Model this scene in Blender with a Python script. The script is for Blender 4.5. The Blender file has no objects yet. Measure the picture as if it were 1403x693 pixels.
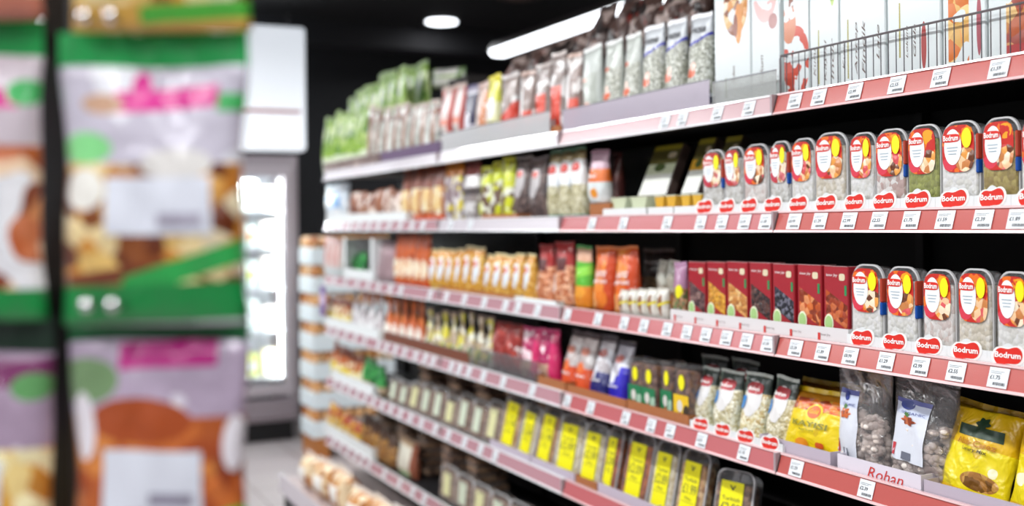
import bpy, math, random
from mathutils import Vector, Matrix, noise
random.seed(7)
sc = bpy.context.scene
COL = sc.collection
PI = math.pi

# ---------------------------------------------------------------- camera, world, light, exposure
FPX = 1500.0
TH = math.atan(715.5 / FPX)            # heading, clockwise from +Y (the aisle runs along +Y)
PHI = 0.010                            # slight roll of the hand-held camera
PPX, PPY = 701.5, 307.8
EYE = Vector((0, 0, 1.5))
FWD = Vector((math.sin(TH), math.cos(TH), 0))
RT0 = Vector((math.cos(TH), -math.sin(TH), 0))
RT = RT0 * math.cos(PHI) - Vector((0, 0, 1)) * math.sin(PHI)
UP = Vector((0, 0, 1)) * math.cos(PHI) + RT0 * math.sin(PHI)
cd = bpy.data.cameras.new('camera')
cam = bpy.data.objects.new('camera', cd)
COL.objects.link(cam)
cd.sensor_width = 36.0
cd.lens = FPX / 1403 * 36
cd.shift_y = -(346.5 - PPY) / 1403
cd.clip_start = 0.05
m = Matrix.Identity(4)
for i in range(3):
    m[i][0] = RT[i]; m[i][1] = UP[i]; m[i][2] = -FWD[i]; m[i][3] = EYE[i]
cam.matrix_world = m
cd.dof.use_dof = True
cd.dof.focus_distance = 2.12
cd.dof.aperture_fstop = 1.62
sc.camera = cam

w = bpy.data.worlds.new('world'); sc.world = w
w.use_nodes = True
w.node_tree.nodes['Background'].inputs[0].default_value = (0.75, 0.85, 1.0, 1)
w.node_tree.nodes['Background'].inputs[1].default_value = 0.05
sc.view_settings.view_transform = 'Standard'
sc.view_settings.look = 'None'
sc.view_settings.gamma = 1.0
sc.view_settings.use_curve_mapping = False
sc.view_settings.exposure = -0.68
LAMP_W = 46.0       # watts per aisle lamp section
sc.cycles.max_bounces = 8
sc.cycles.transparent_max_bounces = 16
sc.cycles.caustics_reflective = False
sc.cycles.caustics_refractive = False

def ray(px, py):
    return (FWD + RT * ((px - PPX) / FPX) - UP * ((py - PPY) / FPX))
def on_x(px, py, X):                   # point of the vertical plane x = X seen at a pixel of the photo
    r = ray(px, py); t = X / r.x
    return EYE + r * t
def at_depth(px, py, d):
    return EYE + ray(px, py) * d

# ---------------------------------------------------------------- node helpers and materials
_mc = {}
def srgb(c):
    if isinstance(c, str):
        c = tuple(int(c[i:i+2], 16) / 255 for i in (0, 2, 4))
    return tuple((x / 12.92 if x <= 0.04045 else ((x + .055) / 1.055) ** 2.4) for x in c) + (1,)

def new_mat(name):
    mt = bpy.data.materials.new(name); mt.use_nodes = True
    nt = mt.node_tree; b = nt.nodes['Principled BSDF']
    return mt, nt, b

def mat(name, col, rough=.5, metal=0, coat=0, emit=None, estr=0, grain=0, gscale=60):
    if name in _mc: return _mc[name]
    mt, nt, b = new_mat(name)
    b.inputs['Base Color'].default_value = srgb(col)
    b.inputs['Roughness'].default_value = rough
    b.inputs['Metallic'].default_value = metal
    b.inputs['Coat Weight'].default_value = coat
    if emit:
        b.inputs['Emission Color'].default_value = srgb(emit)
        b.inputs['Emission Strength'].default_value = estr
    if grain:
        n = nt.nodes.new('ShaderNodeTexNoise'); n.inputs['Scale'].default_value = gscale
        n.inputs['Detail'].default_value = 4
        tc = nt.nodes.new('ShaderNodeTexCoord'); nt.links.new(tc.outputs['Object'], n.inputs['Vector'])
        bp = nt.nodes.new('ShaderNodeBump'); bp.inputs['Strength'].default_value = grain
        bp.inputs['Distance'].default_value = .002
        nt.links.new(n.outputs['Fac'], bp.inputs['Height']); nt.links.new(bp.outputs['Normal'], b.inputs['Normal'])
        hs = nt.nodes.new('ShaderNodeMix'); hs.data_type = 'RGBA'
        c = srgb(col)
        hs.inputs[6].default_value = tuple(x * .82 for x in c[:3]) + (1,)
        hs.inputs[7].default_value = c
        nt.links.new(n.outputs['Fac'], hs.inputs[0]); nt.links.new(hs.outputs[2], b.inputs['Base Color'])
    _mc[name] = mt
    return mt

def film(name, tint=(.96, .97, .98), gloss=.10, rough=.12, wrinkle=0.0, haze=0.0, fres=.5):
    """thin clear plastic: mostly see-through, a little milky, shiny at grazing angles"""
    if name in _mc: return _mc[name]
    mt, nt, b = new_mat(name)
    N = nt.nodes; L = nt.links
    out = N['Material Output']; N.remove(b)
    tr = N.new('ShaderNodeBsdfTransparent'); tr.inputs[0].default_value = tint + (1,)
    gl = N.new('ShaderNodeBsdfGlossy'); gl.inputs['Roughness'].default_value = rough
    df = N.new('ShaderNodeBsdfDiffuse'); df.inputs[0].default_value = tint + (1,)
    fr = N.new('ShaderNodeLayerWeight'); fr.inputs[0].default_value = .35
    ma = N.new('ShaderNodeMath'); ma.operation = 'MULTIPLY_ADD'
    ma.inputs[1].default_value = fres; ma.inputs[2].default_value = gloss
    L.new(fr.outputs['Fresnel'], ma.inputs[0])
    m0 = N.new('ShaderNodeMixShader'); m0.inputs[0].default_value = haze
    L.new(tr.outputs[0], m0.inputs[1]); L.new(df.outputs[0], m0.inputs[2])
    m1 = N.new('ShaderNodeMixShader')
    L.new(ma.outputs[0], m1.inputs[0]); L.new(m0.outputs[0], m1.inputs[1]); L.new(gl.outputs[0], m1.inputs[2])
    L.new(m1.outputs[0], out.inputs[0])
    if wrinkle:
        tc = N.new('ShaderNodeTexCoord'); n = N.new('ShaderNodeTexNoise')
        n.inputs['Scale'].default_value = 28; n.inputs['Detail'].default_value = 3; n.inputs['Distortion'].default_value = 1.2
        L.new(tc.outputs['Object'], n.inputs['Vector'])
        bp = N.new('ShaderNodeBump'); bp.inputs['Strength'].default_value = wrinkle; bp.inputs['Distance'].default_value = .01
        L.new(n.outputs['Fac'], bp.inputs['Height']); L.new(bp.outputs[0], gl.inputs['Normal']); L.new(bp.outputs[0], fr.inputs['Normal'])
    _mc[name] = mt
    return mt

def printed(name, layers, rough=.32, coat=.35, wrinkle=.4, wscale=26):
    """a printed surface: layers over the unwrapped face (u across, v up), last on top.
    ('c',col) ('nuts',[cols],cells_per_m) rect=(u0,v0,u1,v1[,skew]) ell=(cu,cv,ru,rv) blot=(col,scale,thr) for uneven print and painted glints"""
    if name in _mc: return _mc[name]
    mt, nt, b = new_mat(name)
    N = nt.nodes; L = nt.links
    tc = N.new('ShaderNodeTexCoord'); sep = N.new('ShaderNodeSeparateXYZ'); L.new(tc.outputs['UV'], sep.inputs[0])
    U, V = sep.outputs[0], sep.outputs[1]
    def M(op, a, c=None, d=None):
        x = N.new('ShaderNodeMath'); x.operation = op
        for i, q in enumerate((a, c, d)):
            if q is None: continue
            if isinstance(q, (int, float)): x.inputs[i].default_value = q
            else: L.new(q, x.inputs[i])
        return x.outputs[0]
    oi = N.new('ShaderNodeObjectInfo'); sh = N.new('ShaderNodeVectorMath'); sh.operation = 'MULTIPLY_ADD'
    sh.inputs[1].default_value = (1.7, 2.3, 1.1)
    L.new(oi.outputs['Random'], sh.inputs[0]); L.new(tc.outputs['Object'], sh.inputs[2])
    VEC = sh.outputs[0]           # every copy of a bag gets its own creases, print patches and painted glints
    heights = []
    def fill(f):
        if f[0] == 'c':
            rgb = N.new('ShaderNodeRGB'); rgb.outputs[0].default_value = srgb(f[1]); return rgb.outputs[0], None
        if f[0] == 'nuts':
            vo = N.new('ShaderNodeTexVoronoi'); vo.inputs['Scale'].default_value = f[2]
            L.new(VEC, vo.inputs['Vector'])
            sp = N.new('ShaderNodeSeparateColor'); L.new(vo.outputs['Color'], sp.inputs[0])
            cr = N.new('ShaderNodeValToRGB'); cr.color_ramp.interpolation = 'CONSTANT'
            cs = f[1]; e = cr.color_ramp.elements
            e[0].color = srgb(cs[0]); e[0].position = 0; e[1].color = srgb(cs[-1]); e[1].position = (len(cs) - 1) / len(cs)
            for i in range(1, len(cs) - 1):
                x = e.new(i / len(cs)); x.color = srgb(cs[i])
            L.new(sp.outputs[0], cr.inputs[0])
            inv = M('SUBTRACT', 1.0, vo.outputs['Distance'])
            return cr.outputs[0], inv
    def mask(kind, p):
        if kind == 'rect':
            sk = p[4] if len(p) > 4 else 0
            v2 = M('SUBTRACT', V, M('MULTIPLY', U, sk)) if sk else V
            a = M('MULTIPLY', M('GREATER_THAN', U, p[0]), M('LESS_THAN', U, p[2]))
            c = M('MULTIPLY', M('GREATER_THAN', v2, p[1]), M('LESS_THAN', v2, p[3]))
            return M('MULTIPLY', a, c)
        if kind == 'ell':
            a = M('DIVIDE', M('SUBTRACT', U, p[0]), p[2]); c = M('DIVIDE', M('SUBTRACT', V, p[1]), p[3])
            return M('LESS_THAN', M('ADD', M('MULTIPLY', a, a), M('MULTIPLY', c, c)), 1.0)
        if kind == 'blot':
            n = N.new('ShaderNodeTexNoise'); n.inputs['Scale'].default_value = p[0]; n.inputs['Detail'].default_value = 1.5
            L.new(VEC, n.inputs['Vector'])
            return M('GREATER_THAN', n.outputs['Fac'], p[1])
    cur = None
    for ly in layers:
        f, hgt = fill(ly[0])
        mk = None
        for kind, p in ly[1:]:
            q = mask(kind, p)
            mk = q if mk is None else M('MULTIPLY', mk, q)
        if mk is None:
            if hgt is not None: heights = [hgt]
        elif hgt is not None or heights:
            keep = M('MULTIPLY', heights[0], M('SUBTRACT', 1.0, mk)) if heights else None
            new = M('MULTIPLY', hgt, mk) if hgt is not None else None
            heights = [M('ADD', keep, new) if keep is not None and new is not None else (keep if keep is not None else new)]
        if cur is None: cur = f
        else:
            mx = N.new('ShaderNodeMix'); mx.data_type = 'RGBA'
            L.new(mk, mx.inputs[0]); L.new(cur, mx.inputs[6]); L.new(f, mx.inputs[7]); cur = mx.outputs[2]
    L.new(cur, b.inputs['Base Color'])
    b.inputs['Roughness'].default_value = rough
    b.inputs['Coat Weight'].default_value = coat
    b.inputs['Coat Roughness'].default_value = .12
    nrm = None
    if heights:
        bp = N.new('ShaderNodeBump'); bp.inputs['Strength'].default_value = .45; bp.inputs['Distance'].default_value = .006
        L.new(heights[0], bp.inputs['Height']); nrm = bp.outputs[0]
    if wrinkle:
        n = N.new('ShaderNodeTexNoise'); n.inputs['Scale'].default_value = wscale; n.inputs['Detail'].default_value = 2
        n.inputs['Distortion'].default_value = .8
        L.new(VEC, n.inputs['Vector'])
        bp = N.new('ShaderNodeBump'); bp.inputs['Strength'].default_value = wrinkle; bp.inputs['Distance'].default_value = .012
        L.new(n.outputs['Fac'], bp.inputs['Height'])
        if nrm: L.new(nrm, bp.inputs['Normal'])
        nrm = bp.outputs[0]
        L.new(nrm, b.inputs['Coat Normal'])
    if nrm: L.new(nrm, b.inputs['Normal'])
    _mc[name] = mt
    return mt

# ---------------------------------------------------------------- mesh helpers
def link(o, parent=None):
    COL.objects.link(o)
    if parent: o.parent = parent
    return o
def mesh_obj(name, verts, faces, mats, parent=None, uvs=None, midx=None, smooth=False):
    me = bpy.data.meshes.new(name)
    me.from_pydata([tuple(v) for v in verts], [], faces)
    if not isinstance(mats, (list, tuple)): mats = [mats]
    for x in mats: me.materials.append(x)
    if uvs:
        uv = me.uv_layers.new(name='uv')
        for lp in me.loops: uv.data[lp.index].uv = uvs[lp.vertex_index]
    if midx:
        for p, i in zip(me.polygons, midx): p.material_index = i
    if smooth:
        for p in me.polygons: p.use_smooth = True
    me.update()
    return link(bpy.data.objects.new(name, me), parent)

class MB:
    """collects simple solids into one mesh"""
    def __init__(s): s.v = []; s.f = []; s.m = []
    def box(s, x0, y0, z0, x1, y1, z1, mi=0, bev=0):
        x0, x1 = min(x0, x1), max(x0, x1); y0, y1 = min(y0, y1), max(y0, y1); z0, z1 = min(z0, z1), max(z0, z1)
        n = len(s.v)
        if bev > 0:
            b = min(bev, (x1-x0)/2.01, (y1-y0)/2.01, (z1-z0)/2.01)
            rings = []
            for z, k in ((z0, b), (z0+b, 0), (z1-b, 0), (z1, b)):
                X0, X1, Y0, Y1 = x0+k, x1-k, y0+k, y1-k
                c = b if k == 0 else b*.4
                rings.append([(X0+c, Y0, z), (X1-c, Y0, z), (X1, Y0+c, z), (X1, Y1-c, z), (X1-c, Y1, z), (X0+c, Y1, z), (X0, Y1-c, z), (X0, Y0+c, z)])
            for r in rings: s.v += r
            for k in range(3):
                for i in range(8):
                    j = (i+1) % 8
                    s.f.append((n+k*8+i, n+k*8+j, n+k*8+8+j, n+k*8+8+i)); s.m.append(mi)
            s.f.append(tuple(n+i for i in range(7, -1, -1))); s.m.append(mi)
            s.f.append(tuple(n+24+i for i in range(8))); s.m.append(mi)
            return s
        s.v += [(x0,y0,z0),(x1,y0,z0),(x1,y1,z0),(x0,y1,z0),(x0,y0,z1),(x1,y0,z1),(x1,y1,z1),(x0,y1,z1)]
        for f in ((3,2,1,0),(4,5,6,7),(0,1,5,4),(1,2,6,5),(2,3,7,6),(3,0,4,7)):
            s.f.append(tuple(n+i for i in f)); s.m.append(mi)
        return s
    def prism(s, pts, y0, y1, mi=0, axis='y'):
        """pts: outline in (x,z); extruded along y"""
        n = len(s.v); k = len(pts)
        for y in (y0, y1):
            for (a, c) in pts: s.v.append((a, y, c) if axis == 'y' else ((y, a, c) if axis == 'x' else (a, c, y)))
        for i in range(k):
            j = (i+1) % k; s.f.append((n+i, n+j, n+k+j, n+k+i)); s.m.append(mi)
        s.f.append(tuple(n+i for i in range(k-1, -1, -1))); s.m.append(mi)
        s.f.append(tuple(n+k+i for i in range(k))); s.m.append(mi)
        return s
    def tube(s, pts, r, seg=8, mi=0):
        n = len(s.v); pts = [Vector(p) for p in pts]
        for i, p in enumerate(pts):
            d = (pts[min(i+1, len(pts)-1)] - pts[max(i-1, 0)]).normalized()
            a = Vector((0, 0, 1)) if abs(d.z) < .9 else Vector((1, 0, 0))
            e1 = d.cross(a).normalized(); e2 = d.cross(e1)
            for k in range(seg):
                t = 2*PI*k/seg; s.v.append(tuple(p + e1*(r*math.cos(t)) + e2*(r*math.sin(t))))
        for i in range(len(pts)-1):
            for k in range(seg):
                j = (k+1) % seg
                s.f.append((n+i*seg+k, n+i*seg+j, n+(i+1)*seg+j, n+(i+1)*seg+k)); s.m.append(mi)
        s.f.append(tuple(n+k for k in range(seg))); s.m.append(mi)
        e = n+(len(pts)-1)*seg; s.f.append(tuple(e+k for k in range(seg-1, -1, -1))); s.m.append(mi)
        return s
    def ball(s, c, rx, ry=None, rz=None, mi=0, seg=10, rings=7, rot=0):
        ry = ry or rx; rz = rz or rx; n = len(s.v); cr, sr = math.cos(rot), math.sin(rot)
        for i in range(1, rings):
            t = PI*i/rings
            for k in range(seg):
                p = 2*PI*k/seg; x = rx*math.sin(t)*math.cos(p); y = ry*math.sin(t)*math.sin(p)
                s.v.append((c[0]+x*cr-y*sr, c[1]+x*sr+y*cr, c[2]+rz*math.cos(t)))
        s.v += [(c[0], c[1], c[2]+rz), (c[0], c[1], c[2]-rz)]
        T = len(s.v)-2; B = T+1
        for i in range(rings-2):
            for k in range(seg):
                j = (k+1) % seg
                s.f.append((n+i*seg+k, n+(i+1)*seg+k, n+(i+1)*seg+j, n+i*seg+j)); s.m.append(mi)
        for k in range(seg):
            j = (k+1) % seg
            s.f.append((T, n+k, n+j)); s.m.append(mi)
            e = n+(rings-2)*seg; s.f.append((B, e+j, e+k)); s.m.append(mi)
        return s
    def build(s, name, mats, parent=None, smooth=False):
        return mesh_obj(name, s.v, s.f, mats, parent, midx=s.m, smooth=smooth)

def empty(name, loc=(0, 0, 0), rot=(0, 0, 0)):
    o = bpy.data.objects.new(name, None); o.empty_display_size = .05
    COL.objects.link(o); o.location = loc; o.rotation_euler = rot
    return o
def tag(o, label, cat, group=None, kind=None):
    if label: o['label'] = label
    if cat: o['category'] = cat
    if group: o['group'] = group
    if kind: o['kind'] = kind
    return o
def struct(o): o['kind'] = 'structure'; return o
def copy_tree(o, parent=None):
    c = o.copy(); COL.objects.link(c); c.parent = parent
    for ch in list(o.children): copy_tree(ch, c)
    return c

_tc = {}
def text_geo(s, bold=0.0, shear=0.0):
    """flat lettering, normalised to x in 0..1, y in 0..1; returns verts, faces, aspect"""
    k = (s, bold, shear)
    if k in _tc: return _tc[k]
    cu = bpy.data.curves.new('lettering', 'FONT'); cu.body = s; cu.resolution_u = 2; cu.offset = bold; cu.shear = shear
    o = bpy.data.objects.new('lettering', cu); COL.objects.link(o)
    dg = bpy.context.evaluated_depsgraph_get(); me = bpy.data.meshes.new_from_object(o.evaluated_get(dg))
    vs = [v.co.copy() for v in me.vertices]; fs = [tuple(p.vertices) for p in me.polygons]
    bpy.data.objects.remove(o); bpy.data.curves.remove(cu); bpy.data.meshes.remove(me)
    x0 = min(v.x for v in vs); x1 = max(v.x for v in vs); y0 = min(v.y for v in vs); y1 = max(v.y for v in vs)
    out = ([((v.x-x0)/(x1-x0), (v.y-y0)/(y1-y0)) for v in vs], fs, (x1-x0)/(y1-y0))
    _tc[k] = out
    return out

# surfaces: a function S(u, v) -> point on the FRONT of the thing (front looks along -Y)
def patch(name, S, r, mt, parent, shape='rect', off=.0012, n=8):
    u0, v0, u1, v1 = r; vs, fs, uv = [], [], []
    if shape == 'rect':
        for j in range(n+1):
            for i in range(n+1):
                a, b = i/n, j/n; p = S(u0+(u1-u0)*a, v0+(v1-v0)*b); vs.append((p[0], p[1]-off, p[2])); uv.append((a, b))
        for j in range(n):
            for i in range(n):
                q = j*(n+1)+i; fs.append((q, q+1, q+n+2, q+n+1))
    else:
        cu, cv, ru, rv = (u0+u1)/2, (v0+v1)/2, (u1-u0)/2, (v1-v0)/2; seg = 24
        p = S(cu, cv); vs.append((p[0], p[1]-off, p[2])); uv.append((.5, .5))
        for k in (1, 2, 3):
            for q in range(seg):
                t = 2*PI*q/seg; a, b = math.cos(t)*k/3, math.sin(t)*k/3
                if shape == 'squircle':
                    f = 1/max(abs(math.cos(t))**4+abs(math.sin(t))**4, 1e-6)**.25; a *= f; b *= f
                if shape == 'star':
                    f = 1 + .22*math.cos(6*t); a *= f*.85; b *= f*.85
                p = S(cu+ru*a, cv+rv*b); vs.append((p[0], p[1]-off, p[2])); uv.append((.5+a/2, .5+b/2))
        for q in range(seg): fs.append((0, 1+q, 1+(q+1) % seg))
        for k in (0, 1):
            for q in range(seg):
                j = (q+1) % seg; A = 1+k*seg; B = A+seg
                fs.append((A+q, B+q, B+j, A+j))
    return mesh_obj(name, vs, fs, mt, parent, uvs=uv, smooth=True)
def lettering(name, S, txt, r, mt, parent, off=.002, bold=.02, vertical=False, shear=0, slope=0):
    pts, fs, asp = text_geo(txt, bold, shear); u0, v0, u1, v1 = r; vs = []
    for (a, b) in pts:
        if vertical: a, b = 1-b, a
        p = S(u0+(u1-u0)*a, v0+(v1-v0)*b + slope*a); vs.append((p[0], p[1]-off, p[2]))
    return mesh_obj(name, vs, fs, mt, parent)

def bag_surface(w, h, t, style='pouch', seed=0, crease=1.0):
    rnd = random.Random(seed); ph = [rnd.uniform(0, 6.28) for _ in range(8)]
    def prof(v):
        if style == 'pouch':
            return (.72+.28*math.sin(PI/2*v/.28)) if v < .28 else max(.02, max(0, math.cos(PI/2*(v-.28)/.72))**.8)
        if style == 'pillow':
            return max(.03, max(0, math.sin(PI*(v*.94+.03)))**.55)
        if style == 'cone':
            return .8 if v < .1 else max(.05, 1-(v-.1)/.72) if v < .75 else .08
        return 1
    def wid(v):
        if style == 'cone': return 1.0 - .62*min(1, max(0, (v-.12)/.60))**1.2 + (.30*max(0, (v-.78)/.22))
        if style == 'pouch': return 1.0 - .07*math.sin(PI*v) + .0*v
        return 1.0 - .06*math.sin(PI*v)
    def S(u, v, side=-1):
        c = 2*u-1
        pu = max(0.0, 1-abs(c)**2.6)**.6
        T = t/2*prof(v)*pu
        wr = (math.sin(9*u+ph[0]+3*v)*math.sin(7*v+ph[1]) + .6*math.sin(23*u+ph[2]+ (5 if side < 0 else 3)*v)*math.sin(17*v+ph[3]-4*u) + .5*math.sin(31*u+ph[5])*max(0, v-.6)*2)
        T += crease*t*.055*wr*pu
        x = c*w/2*wid(v) * (1+.015*math.sin(11*v+ph[4]))
        y = side*max(T, .0006) + .03*t*math.sin(5*v+ph[6])
        return (x, y, v*h + .012*h*pu*math.sin(4*u+ph[7])*v)
    return S
def bag_body(name, S, mt, parent, nu=12, nv=16):
    vs, fs, uv = [], [], []; R = 2*nu
    for j in range(nv+1):
        v = j/nv
        for i in range(nu): vs.append(S(i/nu, v, -1)); uv.append((i/nu, v))
        for i in range(nu): vs.append(S(1-i/nu, v, 1)); uv.append((1-i/nu, v))
    for j in range(nv):
        for i in range(R):
            k = (i+1) % R; fs.append((j*R+i, j*R+k, (j+1)*R+k, (j+1)*R+i))
    fs.append(tuple(range(R-1, -1, -1))); fs.append(tuple(nv*R+i for i in range(R)))
    return mesh_obj(name, vs, fs, mt, parent, uvs=uv, smooth=True)
def top_seal(S, mt, parent, hh, n=14, flare=0.0, name='top_seal'):
    mb_v, fs, uv = [], [], []
    for s in (-1, 1):
        for j in (0, 1, 2):
            for i in range(n+1):
                p = S(i/n, 1, -1); q = S(i/n, 1, 1); y = (p[1]+q[1])/2
                mb_v.append((p[0]*(1+flare*j/2), y + s*.0009 + .0015*math.sin(i*2.1)*j/2, p[2]-.001 + hh*j/2)); uv.append((i/n, j/2))
    K = 3*(n+1)
    for s in (0, 1):
        for j in (0, 1):
            for i in range(n):
                a = s*K+j*(n+1)+i; f = (a, a+1, a+n+2, a+n+1); fs.append(f if s == 0 else f[::-1])
    for i in range(n): a = 2*(n+1)+i; fs.append((a, a+1, K+a+1, K+a))
    return mesh_obj(name, mb_v, fs, mt, parent, uvs=uv)

# ---------------------------------------------------------------- common materials
M_WHITE = mat('white_card', 'dfe3e3', .55)
M_BLACK = mat('matt_black', '0b0b0d', .6)
M_CHAR = mat('charcoal_metal', '1b1b1e', .5)
M_TAN = mat('brown_cardboard', 'a9683a', .8, grain=.2)
M_LILAC = mat('lilac_grey_card', 'b9aebb', .6)
M_RED = mat('logo_red', 'd8291c', .4)
M_TXT = mat('dark_print', '33343a', .6)
M_TXTW = mat('white_print', 'f4f2ee', .5)
M_TXTR = mat('red_print', 'c8322c', .5)
M_YEL = mat('sticker_yellow', 'f2ea10', .4)
M_TICK = mat('ticket_paper', 'e6ebee', .5, coat=.2)
M_RAILR = mat('red_rail_plastic', 'ba564f', .22, coat=.5)
M_RAILP = mat('pink_sheen_rail', 'b98c94', .22, coat=.5)  # red rail made paler, its gloss reflection painted in
M_RAILW = mat('white_edge_sheen_rail', 'cfc8ce', .25, coat=.5)  # rail whitened by painted reflection; also the pale deck edge
M_LIP = mat('rail_lip', 'e9c4c4', .2, coat=.6)
M_LIPW = mat('white_rail_lip', 'f3f1f3', .2, coat=.6)
M_STEEL = mat('wire_steel', '8f8a8c', .3, metal=.9)
F_TUB = film('tub_plastic', tint=(.99, .99, .99), gloss=.03, rough=.1, haze=.05, fres=.35)
F_BAG = film('bag_film', tint=(.95, .92, .92), gloss=.07, rough=.16, wrinkle=.8, haze=.09)
F_ACR = film('acrylic_guard', tint=(.95, .96, .97), gloss=.07, rough=.1, haze=.5)
F_ACRC = film('clear_acrylic_guard', tint=(.93, .92, .93), gloss=.06, rough=.06, haze=.08)

# ---------------------------------------------------------------- the room
D = 1.605                       # lateral distance of the shelf fronts from the camera
CEIL, YB = 3.05, 8.35
def tile_mat():
    mt, nt, b = new_mat('floor_tiles'); N = nt.nodes; L = nt.links
    tc = N.new('ShaderNodeTexCoord'); br = N.new('ShaderNodeTexBrick')
    br.offset = 0; br.inputs['Scale'].default_value = 1
    br.inputs['Brick Width'].default_value = .45; br.inputs['Row Height'].default_value = .45
    br.inputs['Mortar Size'].default_value = .006
    br.inputs['Color1'].default_value = srgb('aea5a6'); br.inputs['Color2'].default_value = srgb('b4acac'); br.inputs['Mortar'].default_value = srgb('85797a')
    L.new(tc.outputs['Object'], br.inputs['Vector']); L.new(br.outputs['Color'], b.inputs['Base Color'])
    b.inputs['Roughness'].default_value = .35
    return mt
struct(MB().box(-2.2, -3, -.1, 5, YB+.1, 0).build('floor', tile_mat()))
struct(MB().box(-2.2, -3, CEIL, 5, YB+.1, CEIL+.1).build('ceiling', mat('ceiling_black', '0c0c0e', .8)))
struct(MB().box(-2.2, YB, 0, 5, YB+.1, CEIL).build('wall_back', mat('wall_charcoal', '1d1e22', .75, grain=.2, gscale=8)))
struct(MB().box(-2.3, -3, 0, -2.2, YB+.1, CEIL).build('wall_left', mat('wall_grey', '8d8c8f', .7)))  # unseen wall, added light grey to bounce light into the aisle
struct(MB().box(5, -3, 0, 5.1, YB+.1, CEIL).build('wall_right', mat('wall_charcoal', '1d1e22')))
struct(MB().box(-2.2, -3.1, 0, 5, -3, CEIL).build('wall_front', mat('wall_grey', '8d8c8f')))
struct(MB().box(-2.2, 7.95, 2.86, 5, 8.2, CEIL).build('trim_1', mat('soffit_grey', '1b1b1f', .8)))

# ---------------------------------------------------------------- ceiling lamps
M_LAMP = mat('lamp_diffuser', 'ffffff', .4, emit='f4f9ff', estr=9)
M_HOUSE = mat('lamp_housing', '5a5254', .4)
def batten(x, y0, y1, z, label, watts):
    r = empty('linear_ceiling_lamp', (x, (y0+y1)/2, z)); L2 = (y1-y0)/2
    tag(r, label, 'ceiling lamp', 'linear lamps over the aisles')
    MB().prism([(-.075, .012), (.075, .012), (.05, .06), (-.05, .06)], -L2, L2).build('housing', M_HOUSE, r)
    MB().prism([(-.07, .012), (-.062, -.012), (-.04, -.024), (.04, -.024), (.062, -.012), (.07, .012)], -L2+.01, L2-.01).build('diffuser', M_LAMP, r)
    for k, s in enumerate((-1, 1)):
        MB().tube([(0, s*L2*.7, .06), (0, s*L2*.7, CEIL-z)], .005).build('suspension_rod', M_CHAR, r)
    ld = bpy.data.lights.new('lamp_light', 'AREA'); ld.shape = 'RECTANGLE'; ld.size = .13; ld.size_y = L2*2-.04; ld.energy = watts
    ld.color = (.97, .985, 1.0)
    lo = bpy.data.objects.new('lamp_light', ld); link(lo, r); lo.location = (0, 0, -.03)
    return r
batten(3.22, 5.15, 6.95, 2.7, 'far glowing linear lamp above the top shelf, beside the round downlight', LAMP_W)
batten(3.22, 3.2, 5.0, 2.7, 'glowing linear lamp seen just behind the white seed bags and tall white cartons', LAMP_W)
names = ['nearest', 'second', 'third', 'fourth', 'farthest']
for i, y in enumerate((-1.9, .1, 2.1, 4.1, 5.9)):
    batten(.35, y, y+1.6, 2.78, f'linear lamp hung above this aisle near the shelves, {names[i]} of five', LAMP_W)
for i, y in enumerate((-1.9, .1, 2.1, 4.1, 5.9)):  # row added out of view to throw light on the goods' fronts
    batten(-1.2, y, y+1.6, 2.78, f'added unseen linear lamp left of the aisle, lighting the goods fronts, {names[i]} of five', LAMP_W)
def downlight(p, label):
    r = empty('round_downlight', p); tag(r, label, 'ceiling lamp')
    v = MB(); v.tube([(0, 0, 0), (0, 0, -.012)], .135, 32); v.build('trim_ring', M_HOUSE, r, smooth=False)
    v = MB(); v.tube([(0, 0, -.012), (0, 0, -.02)], .115, 32); v.build('lens', M_LAMP, r)
    ld = bpy.data.lights.new('downlight_light', 'AREA'); ld.shape = 'DISK'; ld.size = .2; ld.energy = 3
    lo = bpy.data.objects.new('downlight_light', ld); link(lo, r); lo.location = (0, 0, -.03)
p = EYE + ray(605, 31) * ((CEIL-.02-1.5) / ray(605, 31).z)
downlight((p.x, p.y, CEIL), 'round white downlight set in the black ceiling near the far wall')
p = at_depth(712, 2, 7.2)
p2 = EYE + ray(300, 14) * ((CEIL-.02-1.5) / ray(300, 14).z)
downlight((p2.x, p2.y, CEIL), 'round white downlight glowing just above the white header panel')
q = empty('ceiling_vent', (p.x, p.y, CEIL)); tag(q, 'small dim brownish vent on the black ceiling near the linear lamp', 'vent')
MB().tube([(0, 0, 0), (0, 0, -.05)], .16, 20).build('vent_body', mat('vent_brown', '5c4a48', .5), q)
MB().tube([(0, 0, -.05), (0, 0, -.07)], .08, 20).build('vent_cap', mat('vent_cap', '6f5c58', .5), q)

# ---------------------------------------------------------------- shelving
ZB = [None, 1.745, 1.479, 1.198, .931, .659, .348]     # underside of each price rail
SURF = [None] + [z + .038 for z in ZB[1:]]
ORD = ['first', 'second', 'third', 'fourth', 'fifth', 'sixth', 'seventh', 'eighth', 'ninth', 'tenth', 'eleventh', 'twelfth', 'thirteenth', 'fourteenth', 'fifteenth', 'sixteenth', 'seventeenth', 'eighteenth', 'nineteenth', 'twentieth']
SH = [None, 'top shelf', 'second shelf', 'third shelf', 'fourth shelf', 'fifth shelf', 'lowest rail shelf']
BAYS = [(.93, 1.985), (1.985, 3.02), (3.02, 4.05), (4.05, 5.70)]
BAYN = ['nearest bay', 'second bay from the right', 'third bay from the right', 'farthest bay']
SD = .46
fr = empty('shelving_frame', (D+SD, .93, 0)); tag(fr, 'black metal frame and back panels that carry the long run of shelves', 'shelving')
MB().box(.012, 0, 0, .03, 4.80, 1.93).build('back_panel', mat('back_panel_black', '101012', .6), fr)
for y in (0, 1.055, 2.09, 3.12, 4.79):
    MB().box(-.018, y-.012, 0, .010, y+.012, 1.90).build('upright', M_CHAR, fr)
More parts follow.
